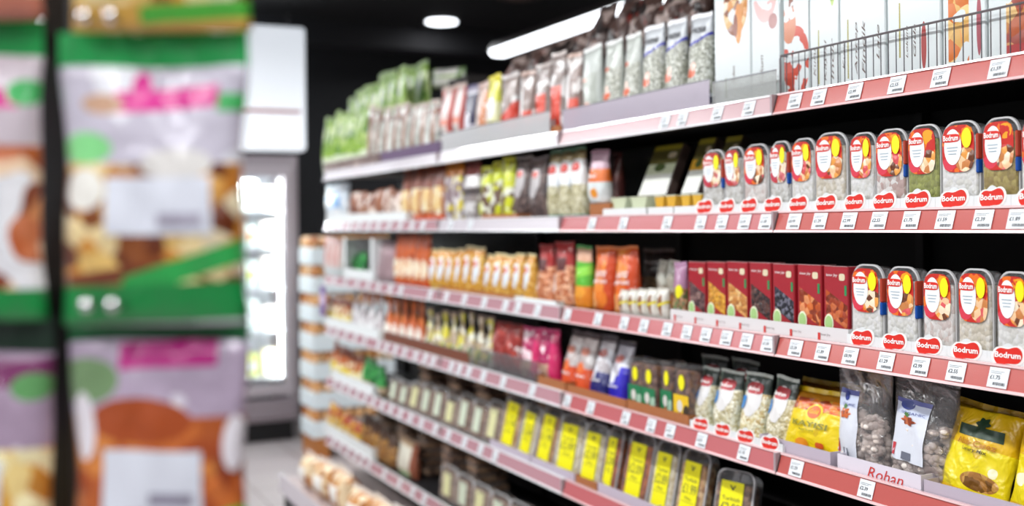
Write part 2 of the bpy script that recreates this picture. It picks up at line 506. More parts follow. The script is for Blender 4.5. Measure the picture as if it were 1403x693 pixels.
def front_pix(px, X=D+.006, py=315): return on_x(px, py, X).y

TICK = {
 1: [912, 936, 984, 1027, 1090, 1123, 1172, 1230, 1290, 1370],
 2: [812, 855, 915, 961, 990, 1021, 1050, 1089, 1124, 1164, 1205, 1249, 1296, 1348, 1396] + [456, 468, 480, 493, 506, 519, 534, 549, 565, 580, 618, 645],
 3: [458, 474, 490, 505, 519, 535, 550, 590, 612, 637, 664, 693, 710, 737, 778, 820, 856, 883, 915, 942, 968, 996, 1024, 1053, 1091, 1128, 1166, 1215, 1262, 1311, 1369],
 4: [452, 462, 474, 487, 500, 519, 530, 542, 555, 570, 583, 594, 606, 619, 630, 643, 663, 690, 730, 778, 810, 858, 893, 919, 962, 1020, 1092, 1188],
 5: [459, 469, 479, 490, 501, 512, 524, 536, 549, 563, 578, 597, 615, 637, 659, 679],
 6: [449, 457, 467, 477, 487, 496, 506, 527, 548, 566, 582],
}
PR = ['£1.89', '£1.75', '£1.29', '£2.39', '£2.55', '£0.99', '£1.59', '£2.99']
_tick = {}
def ticket_mesh(k):
    if k in _tick: return _tick[k]
    b = MB().box(-.021, -.0008, 0, .021, 0, .036)
    v, f, m_ = list(b.v), list(b.f), list(b.m)
    def addrect(x0, z0, x1, z1):
        n = len(v); v.extend([(x0, -.0012, z0), (x1, -.0012, z0), (x1, -.0012, z1), (x0, -.0012, z1)]); f.append((n, n+1, n+2, n+3)); m_.append(1)
    pts, fs, asp = text_geo(PR[k], .02); n = len(v); H = .0075
    v.extend([(-.017 + a*H*asp, -.0012, .0145 + c*H) for a, c in pts]); f.extend([tuple(n+i for i in q) for q in fs]); m_.extend([1]*len(fs))
    rn = random.Random(k)
    x = -.009
    while x < .017:
        wd = rn.choice((.0006, .0011)); addrect(x, .004, x+wd, .0095); x += wd + rn.choice((.0006, .001))
    addrect(-.017, .0285, .012, .0292); addrect(-.017, .0255, .006, .0262)
    me = bpy.data.meshes.new('price_ticket'); me.from_pydata(v, [], f); me.materials.append(M_TICK); me.materials.append(M_TXT)
    for pp, i in zip(me.polygons, m_): pp.material_index = i
    _tick[k] = me; return me
RT_ = .014                                # how far the rail leans back over its height
def make_shelf(lv, bi):
    y0, y1 = BAYS[bi]; y0 += .002; y1 -= .002; L2 = (y1-y0)/2; yc = (y0+y1)/2; z = ZB[lv]
    # root is turned so that local -Y looks into the aisle, local X runs towards the camera
    r = empty('shelf', (D, yc, z), (0, 0, -PI/2))
    tag(r, f'{SH[lv]} with price rail, {BAYN[bi]}', 'shelf', 'shelves of the long shelving run')
    MB().box(-L2, .018, .016, L2, SD-.02, .037).build('shelf_board', mat('shelf_board_dark', '17171a', .45), r)
    red, lip = M_RAILR, M_LIP  # farther rails get paler colours that paint in the gloss reflection
    if lv == 1 and bi >= 2 or (lv == 2 and bi == 2): red, lip = M_RAILW, M_LIPW
    elif lv == 1 and bi == 1: red, lip = mat('pale_pink_sheen_rail', 'cba9ac', .22, coat=.5), M_LIPW
    elif bi >= 2: red, lip = M_RAILP, M_LIPW
    elif bi == 1 and lv > 1: red = mat('rose_sheen_rail', 'bd686b', .22, coat=.5)
    rail = MB().prism([(0, 0), (RT_, .044), (RT_+.004, .044), (.006, 0)], -L2, L2, axis='x').build('price_rail', red, r)
    MB().prism([(-.004, -.002), (-.002, .003), (.004, .003), (.006, -.002)], -L2, L2, axis='x').build('rail_lip', lip, rail)
    MB().prism([(RT_-.004, .042), (RT_-.003, .046), (RT_+.006, .046), (RT_+.004, .042)], -L2, L2, axis='x').build('rail_lip', lip, rail)
    MB().box(L2-.007, -.001, .0, L2, .024, .045).build('rail_joint', mat('joint_grey', 'a8989b', .3), rail)
    a = -math.atan2(RT_, .044)
    for i, px in enumerate(TICK[lv]):
        y = front_pix(px, D+.007, 315 + (px+14)*[0, -.13, .005, .165, .315, .47, .65][lv])
        if y0+.02 < y < y1-.02:
            o = bpy.data.objects.new('price_ticket', ticket_mesh((i*5+lv) % len(PR))); link(o, rail)
            o.location = (yc-y, -.0012+.0012, .005); o.rotation_euler = (a, 0, 0)
for lv in range(1, 7):
    for bi in range(4): make_shelf(lv, bi)

# base deck under the lowest shelf
bd = empty('base_deck', (1.36, 4.2, 0)); tag(bd, 'deep low base deck with pale front edge under the farthest shelves', 'shelf')
MB().box(.02, -1.2, 0, .68, 1.5, .13).build('plinth', M_CHAR, bd)
MB().box(0, -1.2, .13, .68, 1.5, .19).build('deck_board', mat('deck_pale', 'b9a9a8', .4), bd)
MB().box(-.006, -1.2, .12, .0, 1.5, .215).build('front_edge', M_RAILW, bd)

# ---------------------------------------------------------------- product prototypes
PROTO = {}
def new_proto(key, kindname, w_, h_, t_):
    r = empty(kindname); PROTO[key] = dict(root=r, w=w_, h=h_, t=t_, used=False); return r
def bag(key, kindname, w_, h_, t_, style, layers, extras=(), seal=None, seed=None, sealh=.012, crease=1.0, flare=0, rough=.3, wr=.45, nu=12, nv=16):
    r = new_proto(key, kindname, w_, h_+ (sealh if seal else 0), t_)
    S = bag_surface(w_, h_, t_, style, seed if seed is not None else len(PROTO), crease)
    bag_body('bag_body', S, printed(key+'_print', layers, rough=rough, wrinkle=wr), r, nu, nv)
    if seal: top_seal(S, mat(key+'_seal', seal, .3, coat=.4) if isinstance(seal, str) else seal, r, sealh, flare=flare)
    for i, e in enumerate(extras): extra(S, e, r, key, .0012+.0010*i)
    return r
def extra(S, e, r, key, off=.0012):
    k = e[0]
    if k == 'label': o = patch(e[1], S, e[2], e[3] if not isinstance(e[3], str) else mat('ink_'+e[3], e[3], .4, coat=.2), r, shape=e[4] if len(e) > 4 else 'rect', off=off, n=12); return o
    if k == 'text': return lettering('lettering', S, e[1], e[2], e[3], r, off=off+.001, bold=.02, vertical=len(e) > 4 and e[4])
def boxS(w_, h_, t_): return lambda u, v, side=-1: ((u-.5)*w_, -t_/2, v*h_)

# clear plastic tub with rounded top, contents, fruit label
def tub_outline(w_, h_, rt=.03, rb=.008, n=6):
    pts = []
    for cx, cz, r, a0 in ((w_/2-rb, rb, rb, -PI/2), (w_/2-rt, h_-rt, rt, 0), (-w_/2+rt, h_-rt, rt, PI/2), (-w_/2+rb, rb, rb, PI)):
        for i in range(n+1):
            a = a0 + PI/2*i/n; pts.append((cx+r*math.cos(a), cz+r*math.sin(a)))
    return pts
def loft(rings, cap0=True, cap1=True):
    vs, fs = [], []; k = len(rings[0])
    for r in rings: vs += r
    for j in range(len(rings)-1):
        for i in range(k):
            q = (i+1) % k; fs.append((j*k+i, j*k+q, (j+1)*k+q, (j+1)*k+i))
    if cap0: fs.append(tuple(range(k-1, -1, -1)))
    if cap1: fs.append(tuple((len(rings)-1)*k+i for i in range(k)))
    return vs, fs
def ringat(out, s, y, h_, w_): 
    dx = (w_/2)*(1-s); return [(x*(1-dx*2/w_), y, h_/2+(z-h_/2)*(1-dx*2/h_)) for x, z in out]
def tub_shell(r, w_, h_, t_, rt=.03):
    o = tub_outline(w_, h_, rt)
    rg = lambda s, y: ringat(o, s, y, h_, w_)
    vs, fs = loft([rg(.82, t_/2), rg(.90, t_/2-.004), rg(.94, -t_/2+.012), rg(.94, -t_/2+.004), rg(.90, -t_/2)])
    mesh_obj('tub_shell', vs, fs, F_TUB, r, smooth=False)
    A, B, C, E = rg(1.0, -t_/2+.012), rg(1.0, -t_/2+.007), rg(.93, -t_/2+.007), rg(.93, -t_/2+.012)
    vs, fs = loft([A, B, C, E], False, False); k = len(A)
    fs += [(3*k+i, 3*k+(i+1) % k, (i+1) % k, i) for i in range(k)]
    mesh_obj('tub_rim', vs, fs, film('rim_plastic', tint=(.97, .96, .96), gloss=.2, rough=.2, haze=.7), r)
def tub_contents(r, w_, h_, t_, cols, scale, key, frac=.8):
    o = tub_outline(w_, h_*frac, .012)
    rg = lambda s, y: [(x, y, z+.003) for x, y, z in ringat(o, s, y, h_*frac, w_)]
    vs, fs = loft([rg(.76, t_/2-.004), rg(.86, t_/2-.01), rg(.91, -t_/2+.006), rg(.87, -t_/2+.002)])
    uv = [(0, 0)]*len(vs)
    mesh_obj('contents', vs, fs, printed(key+'_contents', [[('nuts', cols, scale)]], rough=.6, coat=.2, wrinkle=0), r, uvs=uv)
M_FRUIT = printed('fruit_label_print', [[('c', 'c6281e')], [('c', 'e8701c'), ('blot', (45, .56))], [('nuts', ['f2c79a', 'c98046', 'f7e3c4', 'd9575a', 'e9a04c', '6c3b22'], 75), ('ell', (.74, .26, .34, .26))],
    [('c', 'd83a4e'), ('ell', (.22, .18, .22, .14))], [('c', 'f0a21e'), ('ell', (.72, .80, .22, .16)), ('blot', (60, .48))]], rough=.3, wrinkle=.05)
M_FRUIT2 = printed('fruit_label_print_pale', [[('c', 'b93a34')], [('c', 'd0d2cf'), ('blot', (40, .58))], [('nuts', ['f2d9b8', 'c9905e', 'f7ecd8', 'c9676a'], 75), ('ell', (.74, .30, .34, .30))],
    [('c', 'c23a4e'), ('ell', (.22, .18, .22, .14))]], rough=.3, wrinkle=.05)
def fruit_tub(key, cols, sticker='y', pale=False, blue=True, w_=.088, h_=.155, t_=.05, scale=110):
    r = new_proto(key, 'nut_tub', w_, h_, t_); tub_shell(r, w_, h_, t_); tub_contents(r, w_, h_, t_, cols, scale, key, frac=.84)
    S = boxS(w_, h_, t_)
    lb = patch('fruit_label', S, (.08, .43, .92, .95), M_FRUIT2 if pale else M_FRUIT, r, 'squircle', off=.0012)
    ov = patch('white_oval', S, (.14, .51, .60, .91), mat('oval_bright', 'eef0f0', .4), lb, 'ell', off=.0022)
    patch('red_ribbon', S, (.10, .765, .56, .855), M_RED, lb, 'squircle', off=.0029)
    lettering('brand_lettering', S, 'Bodrum', (.13, .78, .53, .842), M_TXTW, lb, off=.0036, bold=.03)
    for i, z in enumerate((.70, .665, .63)):
        patch('text_line', S, (.22+.02*i, z, .51-.02*i, z+.008), M_TXTC, lb, off=.0030, n=1)
    if sticker: patch('yellow_sticker', S, (.62, .69, .87, .91), M_YEL, lb, 'ell', off=.0034)
    if blue: MB().box(w_*.455, -t_/2-.0024, h_*.56, w_*.52, -t_/2+.022, h_*.84, 0, bev=.002).box(w_*.455, -t_/2-.0024, h_*.41, w_*.52, -t_/2+.022, h_*.559, 1, bev=.002).build('side_flap', [mat('side_red', 'b8402a', .4), mat('blue_mark', '0f4fa8', .4)], r)
    return r
M_TXTC = mat('faint_blue_print', '9fb4c0', .6)
fruit_tub('tub_white', ['f6f5f0', 'eceae2', 'fbfaf8'])
fruit_tub('tub_plain', ['f6f5f0', 'eceae2', 'fbfaf8'], blue=False)
fruit_tub('tub_rose', ['f0e8e2', 'e0cfc8', 'f8f4f0'], scale=90, blue=False)
fruit_tub('tub_faint', ['e4e2dc', 'cfcbc2', 'efeeea'], pale=True, blue=False)
fruit_tub('tub_cream', ['ece2d0', 'ddd2bc', 'f4eee2'], blue=False)
fruit_tub('tub_pink', ['f0e8e2', 'e0cfc8', 'f8f4f0', 'ccaca4'], scale=90)
fruit_tub('tub_green', ['9aa03a', '8a8f30', 'aab04c'], sticker=None, blue=False)
fruit_tub('tub_olive', ['a8923c', '98802c', 'b8a44c'], sticker=None, blue=True)
fruit_tub('tub_pale', ['e4e2dc', 'cfcbc2', 'efeeea'], pale=True)

def heart(sx, sz, n=40):
    """the wavy two-lobed badge"""
    pts = []
    for i in range(n):
        a = 2*PI*i/n; x = math.cos(a); z = math.sin(a)
        z2 = z*(.92 + .16*math.cos(2*a) - .05*math.cos(4*a)); 
        z2 += .30*x*.6 - (.10 if z > 0 else -.02)*math.exp(-(x*3.2)**2)
        pts.append((x*sx, z2*sz))
    return pts
def carton_unit(key, w_, h_, dep, logo=True, wavy=True, col=M_WHITE):
    """open-topped white display carton with a badge on its front"""
    r = new_proto(key, 'display_carton', w_, h_, dep); t2 = .0018
    b = MB(); b.box(-w_/2, -dep/2+t2, 0, w_/2, dep/2, t2)
    for s in (-1, 1): b.box(s*w_/2, -dep/2+t2, t2, s*(w_/2-t2), dep/2-t2, h_*.55)
    b.box(-w_/2, dep/2-t2, t2, w_/2, dep/2, h_*.55)
    n = 16; top = [(w_/2 - w_*i/n, h_*(.60 + (.40*math.exp(-((i/n-.5)*5)**2) if wavy else .40))) for i in range(n+1)]
    b.prism([(-w_/2, 0), (w_/2, 0)] + top, -dep/2, -dep/2+t2)
    b.build('carton_tray', col, r)
    if logo:
        S = lambda u, v, side=-1: ((u-.5)*w_, -dep/2, v*h_)
        for nm, sc_, off, mt in (('badge_border', 1.18, .0007, M_TXTW), ('badge', 1.0, .0014, M_RED)):
            pts = heart(w_*.33*sc_, h_*.44*sc_); vs = [(x, -dep/2-off, z+h_*.50) for x, z in pts]
            bd_ = mesh_obj(nm, [(0, -dep/2-off, h_*.5)]+vs, [(0, 1+i, 1+(i+1) % len(pts)) for i in range(len(pts))], mt, r)
        lettering('brand_lettering', S, 'Bodrum', (.20, .40, .80, .64), M_TXTW, bd_, off=.0022, bold=.03, slope=.02)
    return r
carton_unit('carton_badge', .10, .052, .11)

# dried fruit boxes with slanting window
def fruit_box(key, cols, scale=90):
    w_, h_, t_ = .075, .165, .045
    r = new_proto(key, 'dried_fruit_box', w_, h_, t_); S = boxS(w_, h_, t_)
    pm = printed(key+'_front', [[('c', 'a2212c')], [('nuts', cols, scale), ('rect', (.06, .40, .99, .72, -.22)), ], [('c', 'a2212c'), ('rect', (.0, -.2, 1, .34, -.18))],
        [('c', 'b8323a'), ('rect', (.0, .0, 1, .03))]], rough=.28, coat=.6, wrinkle=.05)
    b = MB().box(-w_/2, -t_/2, 0, w_/2, t_/2, h_, bev=.0015)
    uv = [((x+w_/2)/w_, z/h_) if y < 0 else (.99, .99) for x, y, z in b.v]
    mesh_obj('box_body', b.v, b.f, [mat('box_crimson', 'a2212c', .28, coat=.6)], r)
    patch('window_print', S, (.02, .01, .98, .985), pm, r, n=2, off=.0005)
    MB().box(-w_/2+.002, -t_/2-.0005, h_, w_/2-.002, t_/2, h_+.0008).build('top_flap', mat('flap_painted_shine', 'e7b9b9', .15, coat=1), r)  # crimson flap coloured pale, painting the shine on its top
    lettering('lettering', S, 'Inner Joy', (.10, .86, .58, .905), M_TXTW, r, off=.0012, bold=0, shear=.3)
    patch('seal_mark', S, (.64, .82, .88, .91), mat('seal_cream', 'dccfae', .4), r, 'squircle', off=.0012)
    patch('green_tab', S, (.86, .63, .95, .76), mat('tab_green', '1f8a52', .4), r, off=.0012, n=1)
    e = patch('leaf_badge_edge', S, (.02, .14, .40, .38), mat('badge_cream', 'e9edcf', .4), r, 'ell', off=.0012)
    patch('leaf_badge', S, (.06, .165, .36, .355), mat('badge_green', 'a9cf86', .4), e, 'ell', off=.002)
for k, cols in dict(plum=['4a2c30', '6a4a4a', '3a2226', '8a6a62'], gold=['c78a1e', 'e0a838', 'b07414', 'd8962a'], nut=['d9a058', 'c07f3c', 'e6bd7c', 'a96a2c'],
        prune=['2c1a1c', '4a2c28', '1c1214', '5a3830'], berry=['1c1c28', '30303e', '12121a', '6a6a78'], apricot=['b8501e', 'd06a2a', '8a3416', 'e0905c'], rust=['9a3a1c', 'b8501e', '7a2c14', 'c86a3c']).items():
    fruit_box('fbox_'+k, cols, 70 if k in ('apricot', 'rust') else 110)

# tubs with a long yellow price label / pale label
def price_tub(key, cols, price, lab=M_YEL, scale=100, small=False):
    w_, h_, t_ = .085, .165, .045
    r = new_proto(key, 'snack_tub', w_, h_, t_); tub_shell(r, w_, h_, t_, rt=.02); tub_contents(r, w_, h_, t_, cols, scale, key, frac=.84)
    S = boxS(w_, h_, t_)
    lb = patch('price_label', S, (.20, .10, .80, .84) if price else (.27, .16, .73, .80), lab, r, off=.0014, n=2)
    lettering('lettering', S, 'V', (.44, .72, .60, .79), M_TXT, lb, off=.002, bold=.03)
    if price:
        lettering('price_lettering', S, price, (.25, .42, .76, .55), M_TXT, lb, off=.002, bold=.0)
        patch('label_rule', S, (.24, .31, .76, .315), M_TXT, lb, off=.002, n=1)
        lettering('lettering', S, 'Turkish', (.26, .58, .74, .635), M_TXT, lb, off=.002, bold=0)
        lettering('lettering', S, 'Whole', (.36, .34, .62, .38), M_TXT, lb, off=.002, bold=0)
price_tub('ptub_a', ['c9975c', 'a87440', 'e0bd8a'], '£1.99'); price_tub('ptub_b', ['e0d2b0', 'd0bd92', 'efe6cc'], '£2.89', scale=140)
price_tub('ptub_c', ['a9572a', 'c46c34', '8a4420'], '£2.09', scale=80); price_tub('ptub_d', ['7c5a44', '5c4030', '9a7458'], '£2.99')
M_PALE = mat('pale_green_label', 'cdd6c0', .4); M_PALE2 = mat('pale_yellow_label', 'd9d7a4', .4)
price_tub('stub_a', ['8c6a56', '6a4c3e', 'a9866e'], None, M_PALE); price_tub('stub_b', ['a08672', '7a6052', 'bba08a'], None, M_PALE2)
def flat_tub():
    w_, h_, t_ = .11, .04, .15
    r = new_proto('flat_tub', 'stacked_tub', w_, h_, t_)
    MB().box(-w_/2, -t_/2, 0, w_/2, t_/2, h_*.8, bev=.01).build('tub_contents', printed('flat_contents', [[('nuts', ['a8876f', 'c09a78', '8a6e60', 'd0ac90'], 60)]], wrinkle=0, rough=.5), r)
    MB().box(-w_/2-.003, -t_/2-.003, h_*.8, w_/2+.003, t_/2+.003, h_*.95, bev=.003).build('tub_lid', film('lid_plastic', gloss=.15, haze=.35, tint=(.85, .8, .78)), r)
flat_tub()

# printed bags ---------------------------------------------------------------
C = lambda c: ('c', c)
Rr = lambda *p: ('rect', p)
El = lambda *p: ('ell', p)
Bl = lambda s, t: ('blot', (s, t))  # irregular patches: uneven print, and painted glints on shiny bags
NU = lambda cols, s: ('nuts', cols, s)
bag('green_bag', 'snack_bag', .13, .2, .06, 'pouch', [[C('8cb438')], [C('c2d884'), Bl(22, .54)], [C('4f8420'), Bl(30, .56)], [C('e0e6d0'), Rr(.3, .62, .75, .86)], [C('dfe9cc'), Rr(.05, .12, .95, .3)]], seal='8fae5c')
bag('pale_bag', 'snack_bag', .12, .2, .055, 'pouch', [[C('b4b8b0')], [C('7a4c3a'), Rr(.0, .6, 1, .8, .2)], [C('e6e8e2'), Bl(26, .54)], [C('94664e'), Rr(.55, .0, .8, 1)]], seal='d9c9bc')
bag('lying_bag', 'snack_bag', .16, .24, .05, 'pillow', [[C('e4e2d8')], [C('8fae44'), Rr(.38, 0, .5, 1)], [C('5c7f2c'), Rr(0, .88, 1, 1)], [C('7f9f3c'), Rr(0, 0, 1, .1)]], seal='4f7a2a')
bag('redwhite_bag', 'snack_bag', .12, .19, .055, 'pouch', [[C('cfc2bc')], [C('d8401c'), Rr(.05, .3, .30, 1)], [C('b93a2c'), Rr(.8, .35, 1, 1)], [C('e08a74'), Rr(.3, .45, .8, .55)], [C('1c1a22'), Rr(.0, .28, .5, .40)]], seal='c9b0a4')
bag('purple_bag', 'snack_bag', .11, .19, .055, 'pouch', [[C('c4c0cc')], [C('1c1444'), Rr(0, .42, 1, .9, .0)], [C('e9e6ee'), El(.45, .45, .3, .16)], [C('1a1730'), Rr(.55, .2, .95, .32)]], seal='463a6a')
bag('peach_bag', 'snack_bag', .11, .19, .055, 'pouch', [[C('c4a698')], [C('d98a5c'), Rr(.7, .2, 1, .9)], [C('f2e6e0'), Bl(30, .55)], [C('2a2420'), Rr(.1, .2, .7, .3)]], seal='d2b4a8')
bag('yellow_foil_bag', 'snack_bag', .11, .2, .055, 'pouch', [[C('e9e8b4')], [C('e2d81a'), Rr(0, .8, 1, 1)], [C('d8d82c'), Bl(28, .52)], [C('7a6a80'), Rr(.3, .2, 1, .36)], [C('f2f2ee'), El(.5, .55, .35, .16)]], seal='e8d81c')
bag('silver_red_bag', 'snack_bag', .12, .2, .055, 'pouch', [[C('9c8a82')], [C('eeebe8'), Bl(26, .60)], [C('5c4640'), Bl(18, .58)], [C('d8381c'), Rr(.2, -.3, 1, .34, .3)]], seal='e2dcd8', flare=.1)  # whitish blots are glints painted over the silver
bag('red_base_bag', 'snack_bag', .12, .22, .055, 'pouch', [[C('8c746c')], [C('ece6e2'), Bl(20, .56)], [C('d83c18'), Rr(.3, .08, .92, .46)], [C('f4f2f0'), El(.28, .52, .16, .26)]], seal='c8a898')  # whitish blots paint glints on the silver part
bag('red_tall_bag', 'snack_bag', .11, .26, .055, 'pouch', [[C('968680')], [C('f1eeec'), Bl(24, .55)], [C('dc3a12'), Rr(.22, .0, .86, .62)], [C('f2efec'), El(.45, .12, .12, .1)]], seal='d8ccc6', flare=.12)  # glints painted as near-white blots
bag('brown_foil_bag', 'foil_bag', .16, .2, .07, 'pillow', [[C('5c4640')], [C('b8a49c'), Bl(20, .56)], [C('2c2220'), Bl(14, .58)], [C('8a2c22'), Bl(30, .68)]], seal='7a625a', crease=2.2, wr=.7)
SEED = NU(['a4a696', 'd2d4c8', 'eceee6', '8a8c7c', 'c0c2b4'], 170)
bag('seed_white', 'seed_bag', .12, .25, .06, 'pouch', [[C('ccd2cc')], [C('b8beb4'), Rr(.1, .05, .9, .7)], [C('e09a80'), El(.5, .30, .2, .05)], [C('e8a088'), Rr(0, .62, .35, .66)]], seal='f0f1ee')
bag('seed_orange', 'seed_bag', .12, .25, .06, 'pouch', [[C('cdd2ca')], [SEED, Rr(.06, .06, .96, .70)], [C('e4602c'), El(.5, .38, .22, .05)], [C('f0cdbc'), El(.5, .45, .13, .05)], [C('e4602c'), El(.35, .70, .2, .028)], [C('e2572a'), El(.6, .09, .38, .07)]], seal='f0f1ee')
bag('seed_navy', 'seed_bag', .125, .25, .06, 'pouch', [[C('d6dade')], [SEED, Rr(.0, .08, 1, .70, .12)], [C('3a3aa8'), Rr(.0, .68, 1, .715, .12)], [C('e2602e'), El(.42, .42, .24, .05)], [C('efc9b8'), El(.5, .49, .14, .05)], [C('20264e'), El(.6, .13, .46, .07)]],
    extras=[('text', 'AKSEHIR', (.22, .84, .86, .90), M_TXT)], seal='f4f5f7')
bag('amber_tall', 'snack_bag', .11, .2, .06, 'pouch', [[C('b8683c')], [C('7c3a22'), Rr(0, .62, 1, 1)], [C('e9c98c'), Rr(.1, .2, .9, .62)], [C('f2eccf'), Bl(26, .55), Rr(0, 0, 1, .62)], [C('e2582a'), Rr(0, 0, 1, .12)]], seal='9a5034')
bag('mixed_yellow', 'snack_bag', .11, .2, .055, 'pouch', [[C('8f7a80')], [C('e6e2e0'), Bl(24, .54)], [C('e2cf24'), Bl(32, .58)], [C('d9821e'), Rr(0, .8, 1, 1)]], seal='c27a2a')
bag('grey_red_cap', 'snack_bag', .11, .2, .055, 'pouch', [[C('8c8280')], [C('eceaea'), Rr(0, .58, 1, .78)], [C('8a3c34'), Rr(0, .78, 1, 1)], [C('3a2c2c'), Rr(0, .44, 1, .56)], [C('d9d6d6'), Bl(26, .56), Rr(0, 0, 1, .42)]], seal='6c4440')
bag('lime_bag', 'snack_bag', .12, .19, .055, 'pouch', [[C('6c5046')], [C('cfd422'), Bl(18, .47)], [C('eceedd'), Bl(26, .58)], [C('c8d21c'), Rr(.0, .55, 1, .75, .2)]], seal='d8d83a')
bag('oval_dark', 'nut_bag', .13, .2, .055, 'pouch', [[NU(['4a3a38', '5f4c48', '3a2e2e', '76605a'], 90)]], extras=[('label', 'oval_label', (.08, .36, .80, .86), mat('oval_grey', 'b9b4b4', .35), 'ell'), ('label', 'red_mark', (.24, .70, .62, .82), 'c8402c', 'ell')], seal='8f8684', flare=.06)
OATS = NU(['cfc9a4', 'bdb58c', 'e3dfc4', 'a89f76'], 120)
bag('teal_oats', 'grain_bag', .11, .21, .06, 'pouch', [[OATS], [C('eef1f0'), Rr(0, .5, 1, .86)], [C('1f8a80'), Rr(0, 0, 1, .06)], [C('9c8a5c'), Rr(0, .86, 1, 1)]], extras=[('label', 'red_badge', (.25, .68, .80, .82), 'c8362c', 'ell'), ('label', 'blue_badge', (.02, .42, .25, .56), '1f6fc0', 'ell')], seal='4f7a5c')
bag('orange_band', 'snack_bag', .12, .18, .06, 'pouch', [[C('c8a6b4')], [C('e6742c'), Rr(0, .42, 1, .68)], [C('dfe6e6'), Rr(0, 0, 1, .42)], [C('e6942c'), El(.55, .2, .15, .1)]], extras=[('text', 'Bademli', (.12, .5, .7, .58), M_TXTW)], seal='c9a0b0')
bag('wine_bag', 'snack_bag', .11, .17, .055, 'pouch', [[C('4f2826')], [C('6c3a34'), Bl(26, .55)]], seal='5c2c2a')
bag('redstripe_pack', 'snack_bag', .1, .16, .05, 'pouch', [[C('e2d6d0')], [C('c04a3c'), Rr(.1, .3, .38, 1)], [C('b93c34'), Rr(.62, .2, .82, 1)], [C('cdd4d4'), Rr(0, 0, 1, .24)]], seal='c89a8c')
bag('lilac_green', 'snack_bag', .13, .2, .06, 'pouch', [[C('9c8488')], [C('3f8f54'), Rr(0, .2, .18, 1)], [C('b49aa0'), Bl(20, .55)]], seal='8a7478')
bag('orange_tall', 'snack_bag', .11, .24, .06, 'pouch', [[C('c8602c')], [C('a84a24'), Bl(20, .55)], [C('f2e6cc'), El(.5, .36, .42, .2)], [C('e9b07a'), Bl(34, .58), Rr(0, .1, 1, .5)], [C('e2541e'), Rr(0, 0, 1, .10)]], seal='b85a30')
bag('yellow_oval', 'nut_bag', .125, .19, .06, 'pouch', [[NU(['dca53a', 'c88a22', 'ecc468'], 80)], [C('c98820'), Rr(0, .86, 1, 1)]], extras=[('label', 'oval_label', (.10, .26, .84, .84), mat('oval_white', 'dfe6ec', .35), 'ell'), ('label', 'red_mark', (.3, .62, .64, .76), 'd8604c', 'ell')], seal='e8dcae')
bag('peanut_red', 'nut_bag', .115, .2, .06, 'pouch', [[NU(['d8926a', 'c4764c', 'e8b490', 'b0603c'], 85)], [C('a82c2a'), Rr(0, .66, 1, 1)], [C('5c2a2a'), Rr(.25, .58, .75, .80)]], extras=[('label', 'painted_shine', (.06, .2, .36, .52), 'f0e2da', 'ell')], seal='8a2422', flare=.06)  # pale ellipse paints a glossy highlight on the film
bag('green_orange', 'snack_bag', .10, .22, .05, 'pouch', [[C('5fb83a')], [C('d9a88a'), Rr(0, .78, 1, 1)], [C('8fd84a'), Rr(0, .48, 1, .64, .1)], [C('e2861e'), Rr(0, 0, 1, .38)], [C('f0a43a'), El(.5, .28, .35, .1)]], seal='3f8a3a')
bag('orange_bag', 'snack_bag', .115, .22, .055, 'pouch', [[C('d9641c')], [C('e88a34'), Bl(18, .55)], [C('c8481c'), Rr(.7, 0, 1, 1)], [C('f0b070'), El(.2, .18, .22, .14)]], extras=[('label', 'fruit_picture', (.38, .08, .86, .34), 'e0781c', 'ell'), ('text', 'KURUTULMUS', (.2, .46, .85, .52), M_TXTW), ('text', 'KAYISI', (.28, .56, .78, .66), M_TXTW)], seal='c8703c')
bag('brown_clear', 'nut_bag', .13, .2, .055, 'pouch', [[NU(['9c7a54', '7c5c3c', 'b8946c'], 90)], [C('3a2420'), Rr(0, .58, 1, 1)]], seal='8a7a74')
bag('mini_pack', 'snack_pack', .04, .062, .03, 'pillow', [[C('d9d6cc')], [C('8a5c3a'), El(.5, .5, .22, .36)], [C('d8c83a'), Rr(0, .40, 1, .50, .15)]], seal='c9c4b8', sealh=.005)
bag('grey_pack', 'snack_pack', .07, .09, .035, 'pillow', [[C('b9b4a4')], [C('d8d8cc'), Bl(34, .5)], [C('8a7a5c'), Bl(24, .6)]], seal='cfcabc', sealh=.006)
bag('pistachio_pack', 'nut_bag', .09, .15, .045, 'pouch', [[NU(['a8805a', '8a6040', 'c8a07a', '6a7a4a'], 110)], [C('a87a98'), Rr(0, .6, 1, 1)]], extras=[('label', 'yellow_sticker', (.55, .42, .9, .66), M_YEL, 'ell')], seal='b088a4')
bag('clear_cone', 'snack_bag', .13, .2, .07, 'cone', [[C('c9c2c4')], [C('b85c54'), Rr(.2, .45, .5, 1)], [C('efeeee'), Bl(22, .52)], [C('8a8084'), Bl(16, .6)]], seal='a87c74', flare=.3)
bag('orange_cone', 'snack_bag', .12, .2, .07, 'cone', [[C('c8602a')], [C('efe8dc'), El(.5, .26, .4, .2)], [C('d97830'), Bl(26, .55), Rr(0, .4, 1, 1)]], seal='b0562a', flare=.3)
bag('yellow_cone', 'snack_bag', .12, .18, .07, 'cone', [[C('b8a184')], [C('dcd02a'), Bl(18, .53)], [C('efeedd'), Bl(28, .56)], [C('5f8a3c'), Rr(.6, .1, .9, .3)]], seal='a89080', flare=.3)
bag('red_foil', 'foil_bag', .13, .19, .065, 'pillow', [[C('96302a')], [C('b8453a'), Bl(18, .56)], [C('f2e6e2'), Bl(24, .69)]], seal='6c2420', crease=1.8, wr=.6)  # sparse white blots are painted glints on the foil
